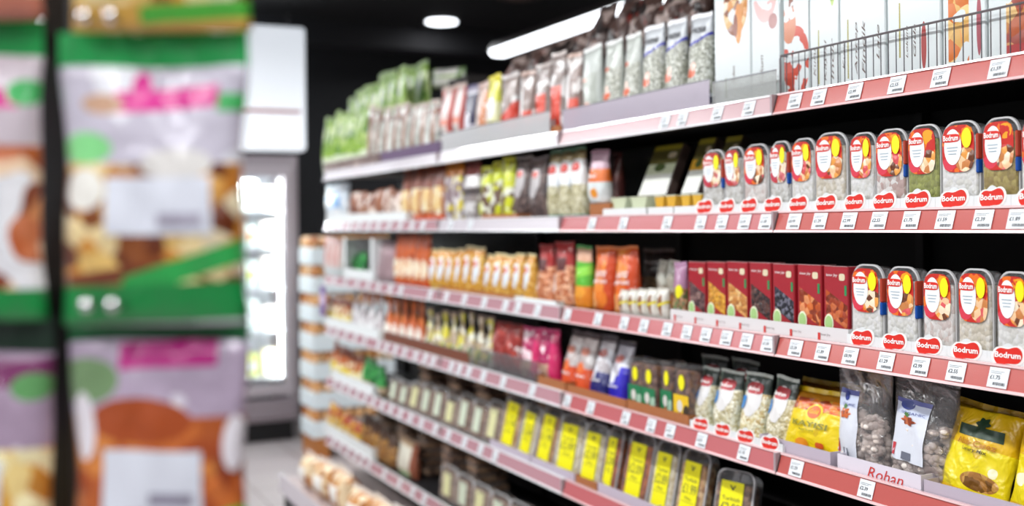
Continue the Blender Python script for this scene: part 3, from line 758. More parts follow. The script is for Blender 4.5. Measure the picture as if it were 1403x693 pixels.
bag('magenta_foil', 'foil_bag', .13, .21, .065, 'pouch', [[C('b01f5c')], [C('f0d8dc'), Bl(22, .58)], [C('c9a48c'), Rr(.1, .05, .75, .4), Bl(20, .45)], [C('d8306c'), Rr(.75, 0, 1, 1)]], seal='c04470', crease=1.6, wr=.6)
bag('silver_orange', 'snack_bag', .115, .22, .05, 'pouch', [[C('b8aaa6')], [C('d8d4d2'), Bl(26, .52), Rr(0, .4, 1, .85)], [C('e0562a'), Rr(0, 0, 1, .42)], [C('e8743c'), El(.4, .42, .25, .1)]], extras=[('label', 'portrait_mark', (.25, .64, .75, .78), 'c8745c', 'ell'), ('text', 'Hanimeli', (.2, .26, .8, .31), M_TXTW)], seal='6c5f60')
bag('silver_navy', 'snack_bag', .12, .22, .05, 'pouch', [[C('b4adb0')], [C('dcdde2'), Bl(26, .5), Rr(0, .4, 1, .85)], [C('26266e'), Rr(0, 0, 1, .42)], [C('e8e9f0'), El(.32, .42, .12, .12)]], extras=[('label', 'portrait_mark', (.25, .66, .75, .80), 'b8645c', 'ell'), ('text', 'Kabuksuz', (.2, .26, .8, .31), M_TXTW)], seal='6a6468')
bag('silver_blue', 'snack_bag', .12, .22, .05, 'pouch', [[C('b4b0b8')], [C('dcdde6'), Bl(26, .5), Rr(0, .36, 1, .8)], [C('2a22b0'), Rr(0, 0, 1, .36, .12)], [C('3a30c8'), Rr(.7, 0, 1, .6)], [C('eef0f6'), El(.35, .40, .15, .1)]], extras=[('label', 'portrait_mark', (.25, .66, .72, .80), 'c06a60', 'ell'), ('text', 'Kabuksuz', (.2, .24, .8, .29), M_TXTW)], seal='706a70')
def clear_pack(key, low, side):
    w_, h_, t_ = .075, .17, .05; r = new_proto(key, 'clear_pack', w_, h_, t_)
    MB().box(-w_/2, -t_/2, 0, w_/2, t_/2, h_, bev=.004).build('clear_case', F_TUB, r)
    MB().box(-w_/2+.004, -t_/2+.003, .002, w_/2-.004, t_/2-.004, h_*.9, bev=.006).build('contents', printed(key+'_c', [[NU(['7a5446', '5c3c34', '96705c', '8a5a30'], 90)]], wrinkle=0), r)
    S = boxS(w_, h_, t_)
    lb = patch('colour_sleeve', S, (.0, .0, 1, .50), printed(key+'_s', [[C(low)], [C(side), El(.85, .4, .22, .3)], [C('e8e2c8'), Rr(.28, .0, .7, .18)], [C('d8d4cc'), El(.42, .62, .18, .2)], [C('b85c34'), Rr(.36, .2, .55, .42)]], wrinkle=0), r, off=.0014, n=2)
    patch('yellow_sticker', S, (.35, .58, .75, .84), M_YEL, r, 'ell', off=.0018)
clear_pack('green_pack', '1f7a4c', 'a8c8b0'); clear_pack('yellow_pack', 'e8c018', '3a2c1c')
def oat_bag(key, cols):
    r = bag(key, 'grain_bag', .125, .21, .06, 'pouch', [[NU(cols, 130)], [C('4a544e'), Rr(0, .74, 1, 1)], [C('7c927f'), Rr(0, 0, .12, 1)]],
        extras=[('label', 'white_label', (.20, .36, .84, .92), mat('label_white', 'e4e2e0', .35), 'ell'), ('label', 'red_badge', (.28, .72, .82, .90), 'b8323a', 'squircle'), ('label', 'blue_sticker', (.06, .46, .36, .68), '2a7fc4', 'ell'),
                ('text', 'Bodrum', (.34, .77, .75, .83), M_TXTW)], seal='b8beb6', flare=.04, nu=16, nv=22)
oat_bag('oat_bag', ['e3dcc0', 'cfc49c', 'f0ecd8', 'b8ab80']); oat_bag('oat_bag_b', ['e6dfc0', 'd8c894', 'f0e8cc', 'c4a870'])
bag('small_yellow', 'snack_bag', .11, .15, .055, 'pouch', [[C('b8602a')], [C('e6cf2a'), Rr(0, 0, 1, .45)], [C('efe6c4'), Bl(28, .54)], [C('7a3a22'), Rr(0, .75, 1, 1)]], seal='8a4a2c')
bag('leaf_green', 'snack_bag', .12, .18, .055, 'pouch', [[C('1f6a34')], [C('3f9a4c'), Bl(20, .5)], [C('c9b090'), Rr(0, 0, 1, .3)]], seal='2a7a3c')
bag('brown_gold', 'nut_bag', .13, .2, .065, 'pouch', [[NU(['8a5a2c', 'a8763c', '6c4424', 'c09450'], 70)], [C('4a3428'), Rr(0, .7, 1, 1)]], seal='5a4a3c')
bag('white_green', 'nut_bag', .12, .2, .06, 'pouch', [[C('b89c7c')], [C('dcd8c8'), Rr(0, .2, .8, .85)], [C('b4d0a0'), Rr(.1, .04, .8, .16)], [C('8a4c34'), Rr(.8, 0, 1, 1)]], seal='a88a70')
bag('red_yellow', 'snack_bag', .14, .2, .065, 'pouch', [[C('c8a04c')], [C('b04030'), Rr(0, .62, 1, 1)], [C('f2eee0'), El(.4, .42, .22, .14)], [C('e2b83c'), Bl(22, .56)], [C('d9d42c'), Rr(.6, .05, 1, .3)]], seal='a8483a')
bag('small_brown', 'snack_bag', .1, .09, .05, 'pillow', [[C('a06a50')], [C('efe4da'), Bl(26, .56)], [C('7a4432'), Bl(18, .6)]], seal='8c5a44', sealh=.006)
bag('blue_white', 'snack_pack', .16, .12, .06, 'pillow', [[C('d4dfe8')], [C('6ca4dc'), Rr(.1, .42, .8, .82)], [C('efeff0'), Bl(24, .56)]], seal='b4c4d4', sealh=.008)

# ---------------------------------------------------------------- placing the goods
COUNT = {}
def put(key, lv, xl, xr, yt, label, cat='snack bag', group=None, inset=.03, th=None, yaw=0, tilt=0, lift=0, fit=.97, roll=0, hh=None, box=False):
    P = PROTO[key]; t_ = th or P['t']
    z0 = SURF[lv] + lift + .0005
    X = D + .016 + inset + (0 if box else t_/2)
    kmid = (z0 + .07 - 1.5)
    pc = on_x((xl+xr)/2, yt, X)
    yy = 308 + (1.5 - z0 - .07)*FPX / max(.5, (pc - EYE).dot(FWD))
    a = on_x(xl, yy, X).y; b_ = on_x(xr, yy, X).y
    wd = (a-b_)*fit; h_ = hh or (pc.z - z0)
    o = P['root'] if not P['used'] else copy_tree(P['root'])
    P['used'] = True
    o.location = (D + .016 + inset + t_/2, (a+b_)/2, z0)
    o.rotation_euler = (-tilt, roll, -PI/2 + yaw)
    o.scale = (wd/P['w'], t_/P['t'], h_/math.cos(tilt)/P['h'])
    tag(o, label, cat, group)
    return o
def run(key, lv, edges, tops, look, where, cat='snack bag', group=None, jig=.0, **kw):
    """a row of goods: edges = n+1 pixel columns, tops = pixel height(s)"""
    n = len(edges)-1
    keys = key if isinstance(key, (list, tuple)) else [key]
    for i in range(n):
        yt = tops[i] if isinstance(tops, (list, tuple)) and len(tops) == n else tops[0] + (tops[1]-tops[0])*(i/max(1, n-1)) + random.uniform(-jig, jig)
        lb = f'{look}, {ORD[i]} from left {where}' if n > 1 else f'{look} {where}'
        kw2 = dict(kw)
        if not kw.get('box'): kw2.setdefault('yaw', random.uniform(-.09, .09)); kw2.setdefault('roll', random.uniform(-.03, .03)); kw2.setdefault('fit', random.uniform(.90, .97))
        put(keys[i % len(keys)], lv, edges[i], edges[i+1], yt, lb, cat, group or (f'{look} {where}' if n > 1 else None), **kw2)
def lin(a, b, n):
    # pixel columns of n equal widths along the shelf between columns a and b
    ia, ib = 1/(a+14), 1/(b+14)
    return [1/(ia+(ib-ia)*i/n)-14 for i in range(n+1)]
def tray(lv, xl, xr, h_, col, label, dep=.30, inset=.007, h_back=None, name='shelf_tray', logo=None, fl=.0015, cat='tray'):
    X = D + .016 + inset; z0 = SURF[lv] + .0005
    a = on_x(xl, 308+(1.5-z0)*FPX/3, X).y; b_ = on_x(xr, 308+(1.5-z0)*FPX/3, X).y
    yy = 315
    wd = a-b_; r = empty(name, (X, (a+b_)/2, z0), (0, 0, -PI/2)); tag(r, label, cat)
    hb = h_back or h_
    MB().prism([(-wd/2+.002, 0), (wd/2-.002, 0), (wd/2-.002, h_), (-wd/2+.002, h_)], 0, fl).build('front_panel', col, r)
    b = MB(); b.box(-wd/2+.002, fl, 0, wd/2-.002, dep, .0008)
    b.build('tray_base', col, r)
    for s in (-1, 1):
        MB().prism([(fl, 0), (dep, 0), (dep, hb), (.04, hb), (fl, h_)], s*(wd/2-.002), s*(wd/2-.004), axis='x').build('side_panel', col, r)
    return r, wd
def guard(lv, xl, xr, h_, mt, label, inset=.001):
    X = D + .014 + inset; z0 = SURF[lv] + .0005
    a = on_x(xl, 315, X).y; b_ = on_x(xr, 315, X).y; wd = a-b_
    r = empty('shelf_guard', (X, (a+b_)/2, z0), (0, 0, -PI/2)); tag(r, label, 'shelf guard')
    MB().box(-wd/2+.002, 0, 0, wd/2-.002, .002, h_).build('guard_panel', mt, r)
    MB().box(-wd/2+.002, -.0005, h_, wd/2-.002, .003, h_+.003).build('guard_edge', film('guard_edge', tint=(.9, .9, .95), gloss=.4, haze=.35), r)
    MB().box(-wd/2+.002, 0, -.0004, wd/2-.002, .02, 0).build('guard_foot', mt, r)
    return r

#GOODS

# ================= top shelf
T1 = 'on the top shelf'
for lv_, xl_, xr_, dx_, lf_, nm in ((1, 452, 560, .16, .13, 'front'), (1, 470, 600, .29, .24, 'rear')):
    pass
def stock(lv, xl, xr, inset, dep, h_, label):
    X = D + .016 + inset; a = on_x(xl, 300, X).y; b_ = on_x(xr, 300, X).y
    r = empty('stock_carton', (X, (a+b_)/2, SURF[lv]+.0005), (0, 0, -PI/2)); tag(r, label, 'carton')
    MB().box(-(a-b_)/2, 0, 0, (a-b_)/2, dep, h_).build('carton_body', mat('dark_card', '2c2624', .7), r)
    MB().box(-(a-b_)/2, dep/2-.02, h_, (a-b_)/2, dep/2+.02, h_+.0006).build('packing_tape', mat('tape', '4a3c32', .3), r)
def Yr(lv, px): return on_x(px, 300, D+.03).y
stock(1, 462, 600, .13, .10, .12, 'dark stock carton behind the front green bags on the top shelf')
stock(1, 478, 612, .26, .15, .22, 'taller dark stock carton behind the green bags on the top shelf')
run('green_bag', 1, lin(446, 506, 7), (163, 147), 'light green bag in front row', T1+', far end', jig=7)
run('pale_bag', 1, lin(506, 604, 8), (147, 140), 'pale bag with brown stripe', T1, jig=4)
run('green_bag', 1, lin(478, 560, 7), (128, 96), 'green bag in raised middle row', T1, jig=8, inset=.145, lift=.121)
run('green_bag', 1, lin(520, 590, 4), (104, 88), 'green bag in highest rear row', T1, jig=6, inset=.30, lift=.221)
tray(1, 443, 520, .055, printed('brown_tray_print', [[C('75605c')], [C('b8a49c'), Bl(40, .58)]], wrinkle=0), 'brown printed tray at the far end of the top shelf', dep=.1)
tray(1, 521, 603, .055, printed('plum_tray_print', [[C('6f5a78')], [C('2a6cb4'), Rr(.58, .25, .82, .8)], [C('a85048'), Rr(.05, .2, .25, .7)]], wrinkle=0), 'plum coloured tray with blue mark on the top shelf', dep=.1)
o = put('lying_bag', 1, 596, 655, 92, 'green and white bag lying on its side atop the top shelf goods', inset=.2, lift=.0)
p0 = on_x(625, 96, D+.34); o.location = (D+.34, on_x(594, 96, D+.34).y, p0.z-.005); o.rotation_euler = (0, PI/2+.10, -PI/2); o.scale = (.58, 1, 1.55)
stock(1, 616, 642, .26, .15, p0.z-.06-SURF[1], 'dark stock carton under the lying green and white bag')
for key, a, b_, yt, lk in (('redwhite_bag', 606, 624, 118, 'white bag with red edge, leftmost of its group, behind the long clear guard'), ('redwhite_bag', 624, 640, 113, 'white bag with red edge left of the purple bag'), ('purple_bag', 640, 656, 116, 'dark purple and white bag on the top shelf'),
        ('peach_bag', 656, 671, 112, 'peach and white bag between the purple and yellow bags'), ('yellow_foil_bag', 671, 688, 102, 'bright yellow topped bag on the top shelf'), ('silver_red_bag', 689, 712, 100, 'silver bag with slanting red base beside the yellow topped bag'),
        ('red_base_bag', 715, 736, 97, 'silver bag with red block right of the dark gap on the top shelf'), ('red_tall_bag', 737, 757, 86, 'tall silver and red bag left of the tan card on the top shelf'), ('red_tall_bag', 758, 778, 70, 'tall silver and red bag above the tan card on the top shelf'), ('red_base_bag', 779, 800, 72, 'silver bag with red block beside the white seed bags')):
    put(key, 1, a, b_, yt, lk, inset=.03)
guard(1, 606, 755, .078, F_ACR, 'long milky clear guard in front of the red and white bags')
gd = guard(1, 772, 974, .072, film('lilac_guard', tint=(.84, .77, .87), gloss=.08, rough=.15, haze=.5), 'lilac tinted guard in front of the seed bags on the top shelf')
tray(1, 740, 768, .03, M_TAN, 'small tan card tray under the tall red bags', dep=.1)
stock(1, 680, 790, .20, .14, .20, 'dark stock carton behind the silver and red bags')
run('brown_foil_bag', 1, lin(686, 800, 4), (76, 42), 'crumpled dark brown foil bag heaped behind red bags', T1, inset=.21, lift=.201, cat='foil bag', tilt=.25)
run(['seed_white', 'seed_orange', 'seed_orange'], 1, [802, 829, 858, 884], (62, 44), 'white sunflower seed bag with orange print', T1, cat='seed bag')
run('seed_navy', 1, [885, 914, 945, 978], (33, 18), 'sunflower seed bag with navy band', T1, cat='seed bag')
stock(1, 802, 976, .20, .14, .26, 'dark stock carton behind the sunflower seed bags')
run('brown_foil_bag', 1, lin(800, 965, 5), (8, -28), 'crumpled brown foil bag piled above seed bags', T1, inset=.21, lift=.261, cat='foil bag', tilt=.3)
# tall white cartons
def tall_carton(xl, xr, h_, lay, label, inset, txts, dep=.16, clear=0):
    X = D+.016+inset; a = on_x(xl, 80, X).y; b_ = on_x(xr, 80, X).y; wd = (a-b_)-.003
    r = empty('tall_gift_carton', (X+dep/2, (a+b_)/2, SURF[1]+.0005), (0, 0, -PI/2)); tag(r, label, 'carton', 'tall white printed cartons')
    MB().box(-wd/2, -dep/2, 0, wd/2, dep/2, h_, bev=.002).build('carton_body', mat('gloss_white_card', 'dfe6e6', .3, coat=.4), r)
    S = boxS(wd, h_, dep)
    patch('front_print', S, (.01, .01, .99, .99), printed('carton_print_%d' % xl, lay, wrinkle=0, rough=.3), r, n=2, off=.0006)
    for (s, rr) in txts: lettering('lettering', S, s, rr, mat('brown_script', '6a5650', .5), r, off=.0012, bold=0, vertical=True, shear=.3)
    lid = MB().box(-wd/2-.001, -dep/2-.001, h_, wd/2+.001, dep/2+.001, h_+.002).build('lid', mat('gloss_white_card', 'dfe6e6'), r)
W0 = [C('dfe6e6')]
tall_carton(979, 1029, .36, [W0, [NU(['e0b87c', 'd08a3c', 'f0e2c8', '8a4c2c'], 45), El(.60, .68, .34, .20), Bl(24, .44)], [C('d88a34'), El(.68, .56, .10, .14)], [C('8a4428'), El(.60, .55, .06, .08)], [C('7c8a5a'), Rr(.30, .06, .33, .2)]], 'tall white carton with orange nut picture, beside the seed bags', .03, [('Badem', (.5, .16, .58, .28))])
tall_carton(1030, 1069, .37, [W0, [C('e0b8b4'), El(.5, .72, .45, .22), Bl(20, .47)], [C('a8706c'), El(.78, .50, .16, .05)]], 'tall white carton with faint pink picture, just left of the wire basket', .03, [('Lokum', (.3, .12, .42, .3))])
tall_carton(1074, 1109, .38, [W0, [C('c8442c'), El(.5, .20, .55, .22), Bl(30, .47)], [C('8a4a34'), El(.3, .5, .1, .18), Bl(34, .45)], [C('c87a54'), El(.2, .44, .3, .12), Bl(24, .48)], [C('6c7a2c'), Rr(.82, .62, .86, .86)]], 'tall white carton with red and brown print at the wire basket end', .03, [('Organik', (.40, .62, .54, .86)), ('Meyve', (.62, .66, .72, .86))])
tall_carton(1110, 1150, .38, [W0, [NU(['e0a890', 'c8705c', 'f2e0d8', 'd98a6c'], 40), El(.45, .82, .42, .14), Bl(22, .44)], [C('a8c05a'), El(.80, .62, .10, .14)], [C('a8a04a'), Rr(.28, .04, .32, .36)]], 'tall white carton with pink nuts and green leaf, second in the wire basket', .03, [('Kuru', (.12, .1, .2, .26)), ('Kayisi', (.5, .06, .6, .3)), ('Incir', (.74, .06, .84, .3))])
tall_carton(1151, 1214, .40, [W0, [C('c85a50'), El(.30, .68, .14, .12)], [C('c04a44'), El(.50, .64, .13, .17)], [C('e8a050'), El(.49, .60, .04, .04)], [C('a8a04a'), Rr(.16, .04, .19, .36)]], 'tall white carton with two red fruits, third in the wire basket', .03, [('Kuru', (.06, .1, .12, .26)), ('Antep', (.34, .06, .41, .34)), ('Findik', (.5, .06, .57, .34)), ('Lale', (.82, .12, .88, .3))])
tall_carton(1216, 1290, .40, [W0, [C('a8403c'), El(.70, .14, .05, .12)], [C('a8a04a'), Rr(.22, .1, .25, .38)], [C('d8c090'), El(.2, .72, .1, .06), Bl(30, .5)]], 'plain tall white carton with a small red oval, fourth in the wire basket', .03, [('Gida', (.5, .1, .55, .26)), ('Tatli', (.68, .42, .74, .62)), ('Lokum', (.36, .1, .4, .26))])
tall_carton(1292, 1352, .41, [W0, [NU(['e8a050', 'd8742c', 'f2c880', 'e0b060'], 35), Rr(.12, 0, .62, .60), Bl(14, .36)], [C('a8505c'), El(.86, .18, .06, .14)], [C('e8c870'), El(.4, .72, .24, .06), Bl(20, .45)]], 'tall white carton with stacked orange sweets picture, fifth in the wire basket', .03, [('Safran', (.72, .42, .8, .7))])
tall_carton(1354, 1440, .42, [W0, [NU(['c88a4c', 'b85c34', 'e8c080', 'a04a3c'], 35), Rr(.30, 0, 1, .62), Bl(14, .36)], [C('b03434'), Rr(.3, 0, 1, .06)]], 'tall white carton with brown sweets picture, nearest in the wire basket', .03, [('Fistik', (.16, .3, .2, .5))])
# wire basket front
p1 = on_x(1069, 100, D+.024); yA = p1.y; yB = on_x(1440, 50, D+.024).y; wd = yA-yB
r = empty('wire_basket', (D+.024, yA, SURF[1]+.003), (0, 0, -PI/2)); tag(r, 'steel wire basket front holding the tall white cartons on the top shelf', 'wire basket')
H1 = .092
b = MB(); b.tube([(0, 0, .0), (0, 0, H1-.006), (.004, 0, H1), (wd, 0, H1)], .0024, 8); b.tube([(0, 0, .0), (wd, 0, .0)], .002, 8)
b.tube([(0, .004, .0), (0, .16, .0), (0, .16, H1), (0, 0, H1)], .002, 8); b.build('basket_rim', M_STEEL, r)
nw = 34
b = MB()
for i in range(1, nw):
    x = wd*i/nw; b.tube([(x, .001, 0), (x, .001, H1)], .0011, 6)
b.build('basket_wires', mat('dark_wire', '5c585c', .3, metal=.8), r)
guard(1, 977, 1066, .062, film('clear_guard', tint=(.93, .94, .92), gloss=.06, haze=.22), 'clear guard in front of two tall cartons left of the basket')

# ================= second shelf
T2 = 'on second shelf'
put('blue_white', 2, 447, 480, 252, 'pale blue and white pack at the far end of the second shelf', inset=.04)
tray(2, 447, 556, .045, M_WHITE, 'white tray of small brown packs on the second shelf far end')
run('small_brown', 2, lin(482, 554, 6), (264, 258), 'small brown and white pack in white tray', T2, jig=3)
run('amber_tall', 2, lin(554, 612, 4), (229, 222), 'tall amber and brown bag', T2, jig=2)
run('mixed_yellow', 2, lin(613, 637, 2), (222, 219), 'yellow and grey mottled bag', T2)
put('grey_red_cap', 2, 638, 660, 218, 'silver grey bag with dark red cap on second shelf')
run('lime_bag', 2, lin(661, 708, 3), (228, 215), 'lime yellow bag in tan tray', T2)
tray(2, 660, 710, .02, M_TAN, 'low tan tray under the lime yellow bags')
run('oval_dark', 2, [709, 729, 754], (213, 214), 'dark brown bag with grey oval label', T2, cat='nut bag')
run('teal_oats', 2, [756, 771, 787, 806], (206, 200), 'pale grain bag with teal foot and red badge', T2, cat='grain bag')
put('orange_band', 2, 810, 836, 205, 'lilac bag with orange band standing on a tan box', lift=.045)
put('wine_bag', 2, 838, 852, 208, 'dark wine coloured bag right of the orange banded bag', inset=.08)
def plain_box(lv, xl, xr, h_, dep, mt, label, inset=.012, name='small_carton'):
    X = D+.016+inset; a = on_x(xl, 315, X).y; b_ = on_x(xr, 315, X).y; wd = a-b_-.002
    r = empty(name, (X, (a+b_)/2, SURF[lv]+.0005), (0, 0, -PI/2)); tag(r, label, 'carton')
    MB().box(-wd/2, 0, 0, wd/2, dep, h_-.0015, bev=.001).build('carton_body', mt, r)
    MB().box(-wd/2, 0, h_-.0015, wd/2, dep/2, h_-.0005).build('lid_flap', mt, r)
plain_box(2, 808, 836, .044, .12, M_TAN, 'tan carton under the orange banded bag on the second shelf')
def tilted_pack(xl, xr, top, lab, front):
    """propped box of snack packs: white stand, leaning carton, small cups in front"""
    X = D+.03; a = on_x(xl, 280, X).y; b_ = on_x(xr, 280, X).y; wd = a-b_
    z0 = SURF[2]+.0005
    r = empty('leaning_snack_box', (X+.10, (a+b_)/2, z0+.056), (-math.radians(24), 0, -PI/2)); tag(r, lab, 'snack box', 'leaning snack boxes on the second shelf')
    h_ = (on_x(xr, top, X+.14).z - z0 - .056)/math.cos(math.radians(24)); S = boxS(wd*.62, h_, .03)
    W_ = wd*.62
    MB().box(-W_/2, -.015, 0, W_/2, .015, h_, bev=.002).build('box_body', mat('box_side_dark', '5a4a44', .3, coat=.4), r)
    patch('front_print', S, (.02, .01, .98, .99), printed('leaning_'+front, [[C('e9ebe2')], [C(front), Rr(0, .42, 1, .62)], [C('5f5a28'), Rr(0, .62, 1, 1)], [C('a89c2c'), Rr(0, .9, 1, 1)], [C('4a5c2c'), El(.45, .55, .2, .08)]], wrinkle=0), r, n=2, off=.0008)
    patch('seal_mark', S, (.62, .72, .9, .84), mat('seal_cream', 'dccfae'), r, 'squircle', off=.0014)
    s = empty('snack_stand', (X-.006, (a+b_)/2, z0), (0, 0, -PI/2)); tag(s, lab.replace('leaning', 'white stand holding the leaning').replace(' box', ' box', 1)[:200], 'display stand', 'white stands for leaning snack boxes')
    MB().box(-wd/2+.002, 0, 0, wd/2-.002, .2, .026).build('stand_base', M_WHITE, s)
    MB().box(-wd/2+.004, .07, .026, wd/2-.004, .19, .054).build('stand_step', mat('step_dark', '3a3234', .5), s)
    for i in range(2):
        q = empty('snack_cup', (X+.022, b_+wd*(.27+.46*(1-i)), z0+.027), (0, 0, -PI/2))
        tag(q, f'{"left" if i == 0 else "right"} small cup before the {lab.replace("leaning ", "").replace(" nearest the tan carton", "")}', 'snack cup', 'small cups on the white stands')
        w2 = wd*.36
        MB().prism([(-w2*.36, 0), (w2*.36, 0), (w2/2, .028), (-w2/2, .028)], -.012, .03).build('cup_body', mat('cup_'+front, front if front != 'f' else 'b8b060', .4, coat=.4), q)
        MB().box(-w2/2, -.014, .028, w2/2, .032, .031).build('cup_lid', mat('cup_lid', 'd9dcc0', .3), q)
tilted_pack(828, 888, 204, 'leaning green and white snack box nearest the tan carton', 'c9d0b0')
tilted_pack(890, 925, 197, 'leaning yellow snack box left of the tubs', 'd8a42c')
tilted_pack(926, 960, 194, 'leaning yellow snack box beside the first tub', 'd8a830')
q = empty('round_tin', on_x(915, 250, D+.3).xyz, (0, 0, -PI/2)); q.location.z = SURF[2]+.001; tag(q, 'round brown tin standing behind the yellow leaning boxes', 'tin')
MB().tube([(0, -.02, .06), (0, .02, .06)], .058, 28).build('tin_body', mat('tin_brown', '6f4a40', .4), q); MB().tube([(0, -.024, .06), (0, -.02, .06)], .054, 28).build('tin_lid', mat('tin_brown', '6f4a40'), q)
TUBX = [(962, 990, 205, 'tub_pale'), (992, 1016, 201, 'tub_faint'), (1018, 1050, 197, 'tub_rose'), (1054, 1080, 193, 'tub_pale'), (1083, 1114, 189, 'tub_plain'), (1115, 1158, 181, 'tub_cream'), (1163, 1197, 181, 'tub_plain'), (1198, 1240, 176, 'tub_pink'),
        (1242, 1286, 170, 'tub_green'), (1288, 1340, 165, 'tub_white'), (1344, 1394, 160, 'tub_olive'), (1397, 1450, 158, 'tub_white')]
for i, (a, b_, yt, k) in enumerate(TUBX):
    put(k, 2, a, b_, yt, f'clear nut tub with red fruit label, {ORD[i]} from left {T2}', 'nut tub', 'nut tubs on the second shelf', inset=.018, box=True, fit=1.0)
CX = [950, 981, 1011, 1042, 1076, 1112, 1152, 1190, 1233, 1281, 1334, 1385, 1450]
for i in range(len(CX)-1):
    o = put('carton_badge', 2, CX[i], CX[i+1], 262, f'white display carton with red badge, {ORD[i]} from left {T2}', 'display carton', 'white badge cartons on the second shelf', inset=.006, box=True, fit=.995, hh=.045)

# ================= third shelf
T3 = 'on third shelf'
run('redstripe_pack', 3, lin(447, 469, 3), (322, 326), 'red striped white pack', T3)
# white display box with opening
def display_box():
    X = D+.03; a = on_x(470, 340, X).y; b_ = on_x(512, 340, X).y; wd = a-b_; z0 = SURF[3]+.0005
    r = empty('white_display_box', (X, (a+b_)/2, z0), (0, 0, -PI/2)); tag(r, 'white upright display box with an opening, far end of third shelf', 'display box')
    b = MB(); h_ = .205
    b.box(-wd/2, 0, 0, wd/2, .25, .004); b.box(-wd/2, 0, 0, wd/2, .003, .05); b.box(-wd/2, 0, .05, -wd/2+.05, .003, h_); b.box(wd/2-.05, 0, .05, wd/2, .003, h_)
    b.box(-wd/2, 0, 0, -wd/2+.003, .25, h_); b.box(wd/2-.003, 0, 0, wd/2, .25, h_); b.build('box_shell', M_WHITE, r)
    MB().box(-wd/2, .247, .0, wd/2, .25, h_).build('back_panel', mat('box_side_dark', '5a4a44'), r)
display_box()
run('leaf_green', 3, lin(478, 504, 2), (345, 345), 'green bag inside the white display box', T3, inset=.05)
put('lilac_green', 3, 514, 544, 330, 'dull lilac bag with green edge right of the white display box')
run('orange_tall', 3, lin(545, 592, 5), (322, 320), 'tall orange and white bag', T3, jig=2)
run('yellow_oval', 3, lin(593, 666, 6), (341, 337), 'yellow bag with pale oval label, left group', T3, jig=2, cat='nut bag')
run('yellow_oval', 3, lin(668, 737, 5), (348, 346), 'yellow bag with pale oval label, right group', T3, jig=2, cat='nut bag')
tray(3, 600, 652, .018, M_TAN, 'tan tray under left yellow bags on third shelf')
tray(3, 653, 704, .02, M_TAN, 'tan tray under right yellow bags on third shelf')
tray(3, 705, 762, .018, M_WHITE, 'white tray left of the red topped nut bags')
run('peanut_red', 3, [739, 763, 790], (334, 330), 'peanut bag with dark red top', T3, cat='nut bag')
put('green_orange', 3, 791, 813, 336, 'green bag with orange fruit print beside the red topped nut bags')
run('orange_bag', 3, [816, 844, 879], (337, 337), 'glossy orange dried fruit bag', T3)
put('brown_clear', 3, 881, 925, 340, 'brown clear nut bag behind the small white packs', inset=.16, cat='nut bag')
run('mini_pack', 3, lin(850, 917, 5), (396, 393), 'small white and brown pack', T3, cat='snack pack', inset=.01)
run('grey_pack', 3, [902, 916, 932], (356, 356), 'pale grey pack stacked behind small packs', T3, cat='snack pack', inset=.10, lift=.06)
plain_box(3, 884, 926, .059, .10, M_TAN, 'tan carton under the pale grey packs', inset=.09)
put('pistachio_pack', 3, 925, 943, 358, 'lilac topped nut bag with yellow sticker beside the red boxes', cat='nut bag')
for i, (a, b_, yt, k, lk) in enumerate([(943, 967, 359, 'plum', 'dark plum'), (969, 995, 359, 'gold', 'golden raisin'), (996, 1025, 359, 'nut', 'brown nut'), (1027, 1057, 360, 'prune', 'dark prune'), (1059, 1089, 362, 'berry', 'black berry'), (1093, 1126, 363, 'apricot', 'orange apricot'), (1129, 1163, 365, 'rust', 'rusty brown')]):
    put('fbox_'+k, 3, a, b_, yt, f'tall crimson box with slanting window of {lk} fruit, {ORD[i]} from left', 'dried fruit box', 'crimson dried fruit boxes on the third shelf', inset=.024, box=True)
r, wd = tray(3, 918, 1163, .036, mat('newsprint_card', 'd9d6d6', .5), 'long white printed tray holding the crimson boxes')
S = lambda u, v, side=-1: ((u-.5)*wd, 0, v*.036)
for i in range(7):
    u = .03+i*.138
    lettering('lettering', S, 'Inner Joy', (u+.014, .42, u+.058, .62), mat('grey_print', '9a9090', .5), r, off=.0008, bold=0)
    patch('red_mark', S, (u, .2, u+.012, .62), M_TXTR, r, off=.0008, n=1)
TB3 = [(1165, 1208, 362, 'tub_white'), (1213, 1256, 365, 'tub_white'), (1263, 1307, 369, 'tub_rose'), (1311, 1358, 368, 'tub_cream'), (1364, 1412, 372, 'tub_white')]
for i, (a, b_, yt, k) in enumerate(TB3):
    put(k, 3, a, b_, yt, f'clear nut tub with red fruit label, {ORD[i]} from left {T3}', 'nut tub', 'nut tubs on the third shelf', inset=.018, box=True, fit=1.0)
CX = [1160, 1203, 1248, 1297, 1352, 1412]
for i in range(len(CX)-1):
    put('carton_badge', 3, CX[i], CX[i+1], 440, f'white display carton with red badge, {ORD[i]} from left {T3}', 'display carton', 'white badge cartons on the third shelf', inset=.006, box=True, fit=.995, hh=.045)

# ================= fourth shelf
T4 = 'on fourth shelf'
tray(4, 445, 520, .05, M_WHITE, 'white tray of small packs at far end of fourth shelf')
run('small_yellow', 4, lin(449, 482, 4), (405, 408), 'small yellow and brown bag in white tray', T4, jig=3)
run('clear_cone', 4, lin(484, 528, 4), (395, 402), 'gathered clear bag with red top', T4, jig=2)
run('orange_cone', 4, lin(530, 584, 5), (407, 412), 'gathered orange and white bag', T4, jig=3)
run('yellow_cone', 4, lin(585, 680, 8), (425, 432), 'gathered clear bag with yellow label', T4, jig=4)
run('red_foil', 4, [682, 700, 718], (440, 443), 'dark red foil bag behind clear guard', T4, cat='foil bag')
run('magenta_foil', 4, [719, 743, 768], (448, 450), 'crinkled magenta foil bag', T4, cat='foil bag')
guard(4, 524, 640, .05, mat('wood_brown_guard', '7c4a38', .35, coat=.3), 'brown wooden guard along the far part of fourth shelf')
